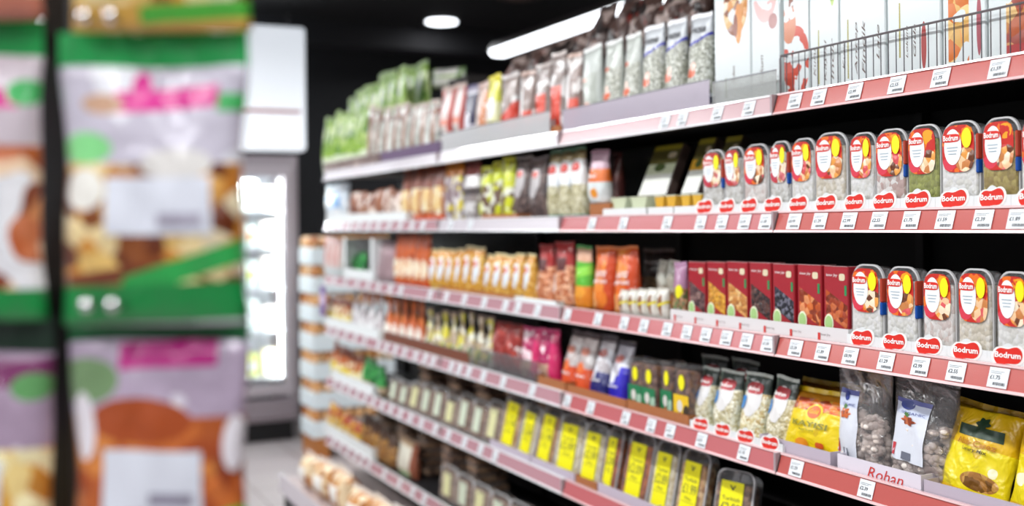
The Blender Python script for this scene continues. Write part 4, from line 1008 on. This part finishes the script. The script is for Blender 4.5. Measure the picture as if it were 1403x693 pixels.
guard(4, 641, 735, .075, F_ACRC, 'clear acrylic guard in front of the red foil bags')
tray(4, 733, 775, .036, M_TAN, 'tan tray under the magenta foil bags', dep=.1, inset=.001)
tray(4, 776, 858, .03, M_TAN, 'tan tray under the orange and navy bags')
tray(4, 859, 944, .032, M_TAN, 'tan tray under the green and yellow packs')
run('silver_orange', 4, [770, 788, 809], (454, 457), 'silver bag with orange base', T4, tilt=.22)
put('silver_navy', 4, 810, 832, 460, 'silver bag with navy base beside orange based bags', tilt=.22)
put('silver_blue', 4, 834, 857, 468, 'silver bag with bright blue base beside the green packs', tilt=.22)
run('green_pack', 4, [861, 879, 898], (490, 494), 'clear pack with green sleeve and yellow sticker', T4, cat='clear pack', box=True, inset=.02)
put('green_pack', 4, 905, 921, 495, 'clear pack with green sleeve behind the yellow sleeved pack', 'clear pack', box=True, inset=.03)
put('yellow_pack', 4, 923, 944, 500, 'clear pack with yellow sleeve and yellow sticker', 'clear pack', box=True, inset=.014)
run(['oat_bag', 'oat_bag', 'oat_bag_b', 'oat_bag'], 4, [957, 980, 1015, 1052, 1088], (503, 516), 'clear grain bag with red badge and blue sticker', T4, cat='grain bag', tilt=.12)
run(['oat_bag_b'], 4, [962, 1000, 1045], (487, 492), 'clear grain bag in the rear row', T4, cat='grain bag', inset=.12)
CX = [945, 975, 1005, 1038, 1072]
for i in range(4):
    put('carton_badge', 4, CX[i], CX[i+1], 570, f'small white carton with red badge, {ORD[i]} from left {T4}', 'display carton', 'white badge cartons on the fourth shelf', inset=.0, box=True, fit=.99, hh=.042, th=.06)
tray(4, 1040, 1138, .034, M_LILAC, 'lilac grey tray under the large yellow apricot bag')
r, wd = tray(4, 1146, 1262, .036, mat('paper_white', 'dcd6e0', .5), 'white paper tray front with red handwriting')
S = lambda u, v, side=-1: ((u-.5)*wd, 0, v*.036)
lettering('handwriting', S, 'Rohan', (.38, .08, .80, .74), M_TXTR, r, off=.0008, bold=0, shear=.35)
tray(4, 1264, 1440, .03, M_LILAC, 'lilac grey tray under the two yellow bags at the right')
# large yellow apricot bag
AP = [[C('e8cc12')], [C('b87818'), Rr(0, .74, 1, 1)], [NU(['d8561c', 'e8821c', 'c8961c', 'a03c14'], 60), Rr(.02, .70, 1, .90), Bl(12, .40)], [C('d9b81a'), Bl(9, .64)]]
r = bag('apricot', 'dried_fruit_bag', .15, .17, .05, 'pillow', AP, seal='d8b414', nu=20, nv=24, crease=.7, sealh=.014, seed=77,
    extras=[('label', 'round_badge_edge', (.36, .56, .62, .82), 'e8d820', 'ell'), ('label', 'fruit_picture', (.28, .12, .50, .26), 'e08a1c', 'ell'), ('label', 'red_mark', (.62, .16, .74, .24), 'c8501c', 'squircle'),
            ('text', 'KAYISI', (.18, .44, .76, .53), mat('olive_print', '7c7a20', .5)), ('text', 'apricot', (.34, .37, .60, .41), mat('olive_print', '7c7a20'))])
S = bag_surface(.15, .17, .05, 'pillow', 77, .7)
bd_ = patch('round_badge', S, (.39, .585, .59, .795), mat('ink_orange_badge', 'e0641a', .4), r, 'ell', off=.0024)
lettering('badge_lettering', S, 'Gold', (.42, .66, .56, .73), mat('badge_gold', 'f0c83a', .4), bd_, off=.0032)
o = put('apricot', 4, 1070, 1160, 536, 'large bright yellow apricot bag with orange badge on fourth shelf', 'dried fruit bag', inset=.02, tilt=.30)
put('apricot', 4, 1078, 1166, 524, 'second large yellow apricot bag leaning behind the first', 'dried fruit bag', inset=.085, tilt=.30)
# clear bags of whitish dates, real lumps inside film
M_LUMP = printed('lump_skin', [[C('d8cabf')], [C('ece2d8'), Bl(60, .5)], [C('b8a49a'), Bl(45, .62)]], rough=.7, coat=0, wrinkle=0)
def date_bag(key, seed, lab):
    w_, h_, t_ = .14, .20, .075; r = new_proto(key, 'clear_fruit_bag', w_, h_, t_); rn = random.Random(seed)
    S = bag_surface(w_, h_, t_, 'pouch', seed, 1.2)
    bag_body('clear_film', S, F_BAG, r, 20, 26); top_seal(S, F_BAG, r, .008)
    b = MB()
    for _ in range(190):
        v = rn.uniform(.02, .60)**1.05; u = rn.uniform(.10, .90); s = rn.choice((-1, -1, -1, 1)); p = S(u, v, s)
        k = rn.uniform(.4, .78) if s < 0 else .3
        b.ball((p[0]*.93, p[1]*k, max(.009, p[2])), rn.uniform(.008, .012), rn.uniform(.006, .009), rn.uniform(.006, .009), seg=8, rings=6, rot=rn.uniform(0, 3))
    o = b.build('dried_fruit', M_LUMP, r, smooth=True); o['kind'] = 'stuff'
    u0, v0, u1, v1 = lab
    lb = patch('white_label', S, lab, printed(key+'_label', [[C('dde1ea')], [C('5a5fa0'), Rr(0, .93, 1, 1)], [C('c9d2e6'), Rr(0, .75, 1, .93)]], wrinkle=.1), r, off=.002)
    m_ = lambda a, c, d, e: (u0+(u1-u0)*a, v0+(v1-v0)*c, u0+(u1-u0)*d, v0+(v1-v0)*e)
    patch('blue_emblem', S, m_(.25, .84, .60, .98), mat('ink_blue', '2f3f8a', .4), lb, 'ell', off=.003)
    patch('fruit_picture', S, m_(.22, .58, .70, .74), printed(key+'_pic', [[C('c8642c')], [C('8a3a1c'), Bl(70, .55)]], wrinkle=0), lb, 'star', off=.003)
    patch('leaf_picture', S, m_(.34, .72, .52, .80), mat('leaf_green', '4f7a3a', .5), lb, 'star', off=.0032)
    lettering('lettering', S, 'ORGANIC', m_(.25, .77, .88, .81), mat('ink_blue', '2f3f8a'), lb, off=.003, bold=0)
    patch('red_mark', S, m_(.03, .06, .13, .26), mat('ink_redmark', 'c23a44', .5), lb, off=.003, n=1)
    patch('grey_mark', S, m_(.34, .03, .62, .15), mat('ink_grey', '6a6e7c', .5), lb, off=.003, n=1)
date_bag('dates_a', 5, (.13, .12, .54, .80)); date_bag('dates_b', 9, (.14, .22, .68, .80))
put('dates_a', 4, 1152, 1226, 506, 'clear bag of pale dried fruit with narrow white label', 'dried fruit bag', inset=.025, fit=1)
put('dates_b', 4, 1222, 1312, 520, 'clear crinkled bag of pale dried fruit with wide white label', 'dried fruit bag', inset=.03, fit=1, roll=.06)
def yellow_nut(key, seed):
    S = None
    r = bag(key, 'yellow_nut_bag', .16, .17, .06, 'pillow', [[C('dcb010')], [C('e8d418'), Rr(0, .10, 1, .58)], [NU(['a87438', 'c89850', '7c5428'], 70), El(.65, .22, .26, .10)], [C('f4f0c8'), Bl(16, .62)], [C('cfae14'), Bl(8, .62)]], seal='d8b01a', nu=20, nv=24, crease=1.4, seed=seed, wr=.7,  # cream blots paint glints on the crumpled film
        extras=[('label', 'green_banner', (.20, .68, .84, .80), '1f3a24', 'rect'), ('label', 'mosque_emblem', (.40, .76, .62, .92), mat('ink_1f3a24', '1f3a24', .4), 'star'),
                ('text', 'Altin Cerez', (.24, .58, .80, .65), mat('gold_print', 'b87a14', .5)), ('text', 'Luxury Mix', (.34, .51, .72, .56), mat('dark_olive', '4c4410', .5))])
yellow_nut('ynut', 21)
put('ynut', 4, 1284, 1378, 556, 'yellow nut bag with dark green banner, beside the clear bags', 'nut bag', inset=.02, tilt=.28, fit=1.02, roll=.08)
put('ynut', 4, 1382, 1480, 566, 'yellow nut bag with dark green banner, at the right edge', 'nut bag', inset=.02, tilt=.22, fit=1, roll=.04)

# ================= fifth shelf
T5 = 'on fifth shelf'
tray(5, 457, 512, .05, M_WHITE, 'white tray of yellow bags at far end of fifth shelf')
run('small_yellow', 5, lin(458, 500, 6), (468, 486), 'small yellow and orange bag', T5, jig=3)
run('leaf_green', 5, lin(501, 528, 3), (486, 500), 'dark green bag', T5, jig=2)
run(['stub_a', 'stub_a', 'stub_b'], 5, lin(529, 680, 9), (515, 555), 'small clear tub with pale label', T5, cat='snack tub', box=True, inset=.015, tilt=.2, jig=5)
for i, (a, b_, yt, k) in enumerate([(680, 703, 543, 'ptub_a'), (704, 728, 557, 'ptub_b'), (729, 753, 560, 'ptub_a'), (755, 788, 573, 'ptub_b'), (789, 816, 584, 'ptub_b'), (818, 840, 590, 'ptub_c'), (846, 880, 597, 'ptub_c'), (882, 916, 610, 'ptub_b'), (918, 956, 622, 'ptub_a'), (970, 1018, 650, 'ptub_d')]):
    put(k, 5, a, b_, yt, f'clear snack tub with long yellow price label, {ORD[i]} from left {T5}', 'snack tub', 'yellow labelled tubs on the fifth shelf', inset=.02, box=True, tilt=.22, yaw=random.uniform(-.1, .1), roll=random.uniform(-.05, .05))
tray(5, 672, 727, .03, M_LILAC, 'lilac tray under first yellow labelled tubs'); tray(5, 728, 788, .03, M_LILAC, 'lilac tray under middle yellow labelled tubs')
tray(5, 789, 818, .03, M_TAN, 'tan tray among the yellow labelled tubs'); tray(5, 819, 900, .035, M_LILAC, 'lilac tray under the nearest yellow labelled tubs')
cnt = 0
for j, px in enumerate([600, 640, 680, 722, 768, 815, 870, 930]):
    for k in range(5 if px < 850 else 4):
        X = D+.205; y = on_x(px, 500, X).y
        o = PROTO['flat_tub']['root'] if not PROTO['flat_tub']['used'] else copy_tree(PROTO['flat_tub']['root']); PROTO['flat_tub']['used'] = True
        o.location = (X + random.uniform(-.008, .008), y+random.uniform(-.006, .006), SURF[5]+.001+k*.0385); o.rotation_euler = (0, 0, -PI/2+random.uniform(-.05, .05))
        tag(o, f'dark flat tub in stack {j+1} from left behind the fifth shelf tubs, level {k+1} up', 'snack tub', 'stacked dark tubs behind the fifth shelf')

# ================= lowest rail shelf
T6 = 'on lowest rail shelf'
tray(6, 446, 512, .06, M_WHITE, 'white tray of red and yellow bags on lowest rail shelf')
run('red_yellow', 6, lin(453, 498, 5), (548, 580), 'yellow bag with red top', T6, jig=3)
run('brown_gold', 6, lin(499, 546, 4), (565, 598), 'brown and gold nut bag', T6, jig=3, cat='nut bag')
put('white_green', 6, 547, 574, 600, 'whitish bag with green foot on lowest rail shelf', cat='nut bag')
run(['stub_b', 'stub_a'], 6, lin(600, 720, 5), (640, 690), 'clear tub with pale label', T6, cat='snack tub', box=True, inset=.03, tilt=.1)
for j, px in enumerate([540, 568, 598, 632, 668]):
    for k in range(5):
        X = D+.205; y = on_x(px, 600, X).y
        o = copy_tree(PROTO['flat_tub']['root'])
        o.location = (X, y, SURF[6]+.001+k*.0385); o.rotation_euler = (0, 0, -PI/2+random.uniform(-.05, .05)); o.scale = (.9, 1, 1)
        tag(o, f'dark flat tub in stack {j+1} from left behind the lowest rail shelf, level {k+1} up', 'snack tub', 'stacked dark tubs behind the lowest rail shelf')

# ================= loaves on the base deck
def loaf():
    r = new_proto('loaf', 'bagged_loaf', .18, .12, .3)
    S = bag_surface(.3, .18, .11, 'pillow', 3, .6)
    b = bag_body('loaf_body', S, printed('loaf_crust', [[C('c98a4c')], [C('e6cfa8'), Bl(14, .5)], [C('a8642c'), Bl(20, .6)]], wrinkle=.2, rough=.6, coat=.3), r, 12, 14)
    top_seal(S, mat('loaf_film', 'efe6dc', .2, coat=.8), r, .03, name='film_tail')
    patch('white_label', S, (.25, .3, .75, .75), mat('loaf_label', 'f0ece4', .4), r)
loaf()
for i in range(7):
    o = PROTO['loaf']['root'] if i == 0 else copy_tree(PROTO['loaf']['root'])
    for lay in (0,):
        o.location = (1.41+.05, 5.40-.275*i, .192); o.rotation_euler = (0, 0, -PI/2+.10*((i % 2)-.5)); o.location.x = 1.46
        o.scale = (.88, 1.3, .82 + .08*(i % 3))
    tag(o, f'brown crusted loaf in clear wrap on base deck, {ORD[i]} from far end', 'loaf', 'wrapped loaves on the base deck')

# ---------------------------------------------------------------- back of the shop: freezer, header, carton stack
FX0, FX1, FY = 1.02, 1.965, 7.63
r = empty('upright_freezer', ((FX0+FX1)/2, FY, 0)); tag(r, 'tall upright freezer with a glass door and lit shelves by the far wall', 'freezer')
fw = (FX1-FX0)/2; M_MAUVE = mat('freezer_frame', 'a39a9f', .4); M_FIN = mat('freezer_inner', 'e9eef2', .5)
b = MB(); b.box(-fw, 0, .14, -fw+.07, .6, 2.0); b.box(fw-.07, 0, .14, fw, .6, 2.0); b.box(-fw+.07, 0, 1.9, fw-.07, .6, 2.0); b.box(-fw+.07, 0, .14, fw-.07, .6, .22); b.box(-fw, .57, .14, fw, .6, 2.0); b.build('cabinet', M_MAUVE, r)
MB().box(-fw+.02, -.03, .16, fw-.02, .0, .30, bev=.012).build('bumper', mat('bumper_mauve', '8f858b', .35), r)
MB().box(-fw+.04, .04, 0, fw-.04, .5, .14).build('plinth', M_BLACK, r)
MB().box(-fw+.071, .555, .225, fw-.071, .565, 1.895).build('inner_back', M_FIN, r)
dr = MB().box(-fw+.045, -.03, .33, -fw+.105, 0, 1.93).box(fw-.105, -.03, .33, fw-.045, 0, 1.93).box(-fw+.105, -.03, .33, fw-.105, 0, .40).box(-fw+.105, -.03, 1.86, fw-.105, 0, 1.93).build('door', mat('door_frame', 'b4acb2', .35), r)
MB().box(-fw+.105, -.02, .40, fw-.105, -.012, 1.86).build('door_glass', film('freezer_glass', gloss=.04, haze=.10), dr)
MB().tube([(-fw+.12, -.05, .8), (-fw+.12, -.05, 1.4)], .012).build('door_handle', M_STEEL, dr)
for z in (.45, .78, 1.08, 1.36, 1.62):
    MB().box(-fw+.08, .05, z-.015, fw-.08, .55, z).build('freezer_shelf', M_FIN, r)
MB().box(-fw+.11, .03, .45, -fw+.125, .045, 1.84).box(fw-.125, .03, .45, fw-.11, .045, 1.84).build('light_strip', mat('strip_light', 'ffffff', .4, emit='f0fbff', estr=7), r)
ld = bpy.data.lights.new('freezer_light', 'AREA'); ld.shape = 'RECTANGLE'; ld.size = .7; ld.size_y = .1; ld.energy = 60; ld.color = (.92, .99, 1)
lo = bpy.data.objects.new('freezer_light', ld); link(lo, r); lo.location = (0, .08, 1.85)
for s_ in (-1, 1):
    l2 = bpy.data.lights.new('door_strip_light', 'AREA'); l2.shape = 'RECTANGLE'; l2.size = .05; l2.size_y = 1.35; l2.energy = 30; l2.color = (.93, .99, 1)
    lo = bpy.data.objects.new('door_strip_light', l2); link(lo, r); lo.location = (s_*(fw-.12), .03, 1.13); lo.rotation_euler = (PI/2, 0, s_*.7)
cols_ = ['eef2f2', 'e8eef4', 'f2f2ea', 'dfeee6', 'f4e6dc', 'e6d8b0', 'd89a6c', 'c8d070']
fk = 0
for si, z in enumerate((.45, .78, 1.08, 1.36, 1.62)):
    for k in range(5):
        x = (FX0+FX1)/2 - fw + .17 + k*.15
        c = cols_[fk % 5] if si > 0 else cols_[3 + (fk*3) % 5]
        o = empty('frozen_pack', (x, FY+.16, z+.001)); hh = .16+.05*((fk*7) % 3)/2
        MB().box(-.06, -.05, 0, .06, .05, hh, bev=.006).build('pack_body', mat('frozen_'+c, c, .4), o)
        MB().box(-.045, -.0515, hh*.3, .045, -.05, hh*.6).build('pack_label', mat('frozen_'+cols_[(fk*3) % 8], cols_[(fk*3) % 8], .4), o)
        tag(o, f'pale frozen pack, {ORD[k]} from left, freezer shelf {ORD[si]} from bottom', 'frozen pack', 'frozen packs behind the freezer door'); fk += 1
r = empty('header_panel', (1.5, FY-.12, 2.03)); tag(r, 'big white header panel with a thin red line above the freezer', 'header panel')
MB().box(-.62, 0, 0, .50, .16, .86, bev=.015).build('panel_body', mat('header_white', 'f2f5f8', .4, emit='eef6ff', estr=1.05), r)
MB().box(-.60, -.004, .258, .46, .0, .28).build('red_line', mat('header_red', 'c43c38', .4), r)
for x in (-.5, .4): MB().tube([(x, .08, .86), (x, .08, CEIL-2.03)], .008).build('hanger_rod', M_CHAR, r)
# stack of white cartons with round brown goods
pb = at_depth(409, 600, 7.0)
PX, PYY = pb.x, pb.y
PX += .09
r = empty('wooden_pallet', (PX+.29, PYY+.17, 0)); tag(r, 'orange-brown wooden pallet under the stack of white cartons', 'pallet')
b = MB()
for s in (-.22, 0, .22): b.box(s-.045, -.17, 0, s+.045, .17, .11)
b.build('pallet_blocks', mat('pallet_wood', 'b8743a', .7, grain=.4), r); MB().box(-.27, -.17, .11, .27, .17, .13).build('pallet_deck', mat('pallet_wood', 'b8743a'), r)
zc = .131; H7 = .187
for i in range(7):
    if i == 0:
        g = empty('egg_carton'); b = MB(); b.box(-.28, -.16, 0, .28, .16, .11, bev=.004); b.build('carton_body', mat('carton_white', 'dfe9ec', .5), g)
        b = MB()
        for a in range(8):
            for c in range(5): b.ball((-.245+a*.07, -.135+c*.067, .140), .033, .033, .044, seg=8, rings=6)
        e = b.build('egg_layer', printed('egg_shell', [[NU(['c98a4c', 'e0b07c', 'a8622c', 'd8c09c'], 14)]], wrinkle=0, rough=.5, coat=0), g, smooth=True); e['kind'] = 'stuff'
        first = g
    else: g = copy_tree(first)
    g.location = (PX+.29, PYY+.17, zc+i*H7); g.rotation_euler = (0, 0, random.uniform(-.02, .02))
    tag(g, f'white carton of round brown goods, {ORD[i]} from the bottom of its stack', 'carton', 'stack of white cartons beside the freezer')
# purple card at the shelf end
r = empty('shelf_end_card', (D+.01, 5.72, 1.02)); tag(r, 'small purple card fixed at the far end of the fourth shelf', 'card')
MB().box(0, 0, 0, .003, .10, .16).build('card_face', mat('purple_card', '6a3f8a', .4), r); MB().box(-.001, .01, .06, 0, .09, .12).build('card_print', mat('card_print', 'd8c8e4', .4), r)

# ---------------------------------------------------------------- foreground hanging bags on a peg rack
def hang(key, layers, extras, px, ytop, hpx, dep, label, wpx=245, yaw=0, seed=1, hdr='0f9a48'):
    w_ = wpx/FPX*dep; h_ = hpx/FPX*dep; hh = h_*.12
    r = empty('hanging_nut_bag'); tag(r, label, 'nut bag', 'nut bags hanging on the near rack')
    S = bag_surface(w_, h_-hh, .045, 'pillow', seed, .9)
    bag_body('bag_body', S, printed(key+'_print', layers, rough=.3, coat=.5, wrinkle=.4), r, 20, 28)
    top_seal(S, mat('hang_green_'+hdr, hdr, .35, coat=.3), r, hh, name='header_strip')
    for i, e in enumerate(extras): extra(S, e, r, key, .0015+.0012*i)
    p = at_depth(px, ytop+hpx, dep); r.location = p; r.rotation_euler = (0, 0, -TH+yaw)
    return r
LI = 'cfc8d2'; MG = 'd81f8e'; GR = '139a48'
NUTS1 = NU(['e8c07c', 'f2dcae', 'd08a34', 'f4e8cc', 'b8682c', 'e0a44c'], 48)
NUTS2 = NU(['c86a2c', 'a84a1c', 'd8843c', '8a3a18'], 55)
DK = NU(['d8a050', 'f0d8a0', 'b8722a', 'e8d8b4', '6a3014', 'cc8830', 'e8c070', '8a4a1c'], 52)  # darkest browns paint the shaded gaps between the nuts
L1 = [[C('c6c0ce')], [C('e8e8ee'), Bl(11, .56)], [DK, Rr(0, .10, 1, .62)], [C('dcd8d4'), El(.66, .62, .2, .06)], [C('86d88a'), El(.14, .68, .16, .06)], [C('f2efe6'), El(.14, .52, .12, .08)], [C('3fae5c'), Rr(.86, .82, 1, .89)], [C(MG), Rr(.32, .80, .86, .885, .05)], [C(MG), El(.46, .92, .05, .06)], [C('c9a084'), El(.25, .85, .12, .04)],
      [C('7c3a20'), Rr(.0, .13, .7, .19, .1)], [C('2fa850'), Rr(.35, .02, 1, .11, .22)], [C('0f8a40'), Rr(0, 0, 1, .15, .02)]]
LAB = mat('big_label', 'dde0ea', .4)
EX1 = [('label', 'white_label', (.27, .35, .85, .57), LAB), ('label', 'barcode', (.56, .385, .80, .43), 'a9a3b4')]
hang('hang1', L1, EX1, 214, 42, 402, .95, 'large nut bag with green header and magenta stroke, upper row beside the black post', wpx=256, seed=41, hdr='0fa04c')
L2 = [[C('b8a6bc')], [C('e6e0ea'), Bl(14, .58)], [NU(['c86a2c', 'a84a1c', 'd8843c', '8a3a18', 'b85a24'], 55), Rr(0, 0, 1, .74)], [C('a84a1c'), El(.42, .72, .3, .08)], [C('7a9a6c'), El(.10, .86, .2, .08)], [C('c81f8a'), Rr(.30, .88, .84, .97, .05)], [C('4fbe3c'), El(.95, .36, .12, .05)],
      [C('eee8ee'), El(.08, .70, .07, .12)], [C('eee8ee'), El(.95, .64, .06, .10)]]
EX2 = [('label', 'white_label', (.20, .40, .78, .62), LAB), ('label', 'barcode', (.48, .43, .73, .47), '8f8a9c')]
hang('hang2', L2, EX2, 222, 415, 433, .985, 'nut bag of rusty orange contents, green header painted shade-dark, lower row beside the black post', seed=42, hdr='0a5c2e')  # header green darkened to paint shade from the bag above
L0 = [[C('d8a84c')], [DK, Rr(0, .1, 1, .9)], [C('4fae3c'), Rr(.4, .0, 1, .07, .05)]]
hang('hang0', L0, [], 222, -345, 388, .935, 'nut bag whose bottom edge shows at the very top of the picture', seed=43, wpx=250)
LB = [[C('c9bcc4')], [NU(['b85c2c', 'd8905c', 'e8c8a8', 'c8744c', '8a4428'], 40), Rr(0, .10, 1, .66)], [C('eef0f2'), Rr(.3, .3, .76, .70)], [C('f0f0f4'), Bl(14, .54)], [C(MG), Rr(.4, .80, .90, .87)], [C('3fae5c'), El(.93, .86, .1, .05)], [C('128a40'), Rr(0, 0, 1, .12)]]
hang('hang3', LB, [('label', 'white_label', (.2, .28, .80, .52), LAB)], -58, 28, 412, .97, 'nut bag with green header cut by the left picture edge, upper row', seed=44)
LC = [[C('a892a8')], [C('d8ccd8'), Bl(14, .58)], [NU(['e0a43c', 'f0d48c', 'c8842c', 'f4e8b8'], 45), Rr(0, 0, 1, .66)], [C('7a2c62'), Rr(.2, .88, 1, .98)], [C('5f9a5c'), El(.9, .88, .12, .05)], [C('4fae3c'), El(.95, .2, .12, .06)]]
hang('hang4', LC, [('label', 'white_label', (.12, .36, .76, .62), LAB)], -42, 430, 430, .99, 'nut bag of golden nuts cut by the left picture edge, lower row', seed=45, hdr='12301f')
hang('hang5', [[C('b8705c')], [NU(['b85c2c', 'd8905c', 'e8c8a8'], 40), Rr(0, .1, 1, .9)]], [], -58, -350, 378, .95, 'nut bag with brown contents at the top left picture corner', seed=46, wpx=235)
pr = at_depth(77, 300, 1.03)
r = empty('peg_rack', (pr.x, pr.y, 0), (0, 0, -TH)); tag(r, 'black upright rack with chrome pegs carrying the near hanging bags', 'display rack')
MB().box(-.011, 0, .03, .011, .03, 2.1).build('post', M_BLACK, r)
MB().box(-.3, -.2, 0, .3, .25, .03, bev=.008).build('rack_foot', M_BLACK, r)
for z in (at_depth(0, 45, .96).z, at_depth(0, 420, .96).z, 1.93):
    cb = MB().box(-.20, .0, z-.012, .145, .012, z+.012).build('crossbar', M_BLACK, r)
    for x in (.085, -.105):
        for dx in (-.011, .011):
            MB().tube([(x+dx, 0, z), (x+dx, -.12, z+.004)], .0028, 8).ball((x+dx, -.12, z+.004), .006).build('peg', mat('chrome', 'f0f0f2', .12, metal=1), cb, smooth=True)
# prototypes that no place in the shop uses are not part of it
for k, P in PROTO.items():
    if not P['used'] and k != 'loaf':
        for ch in list(P['root'].children_recursive): bpy.data.objects.remove(ch)
        bpy.data.objects.remove(P['root'])
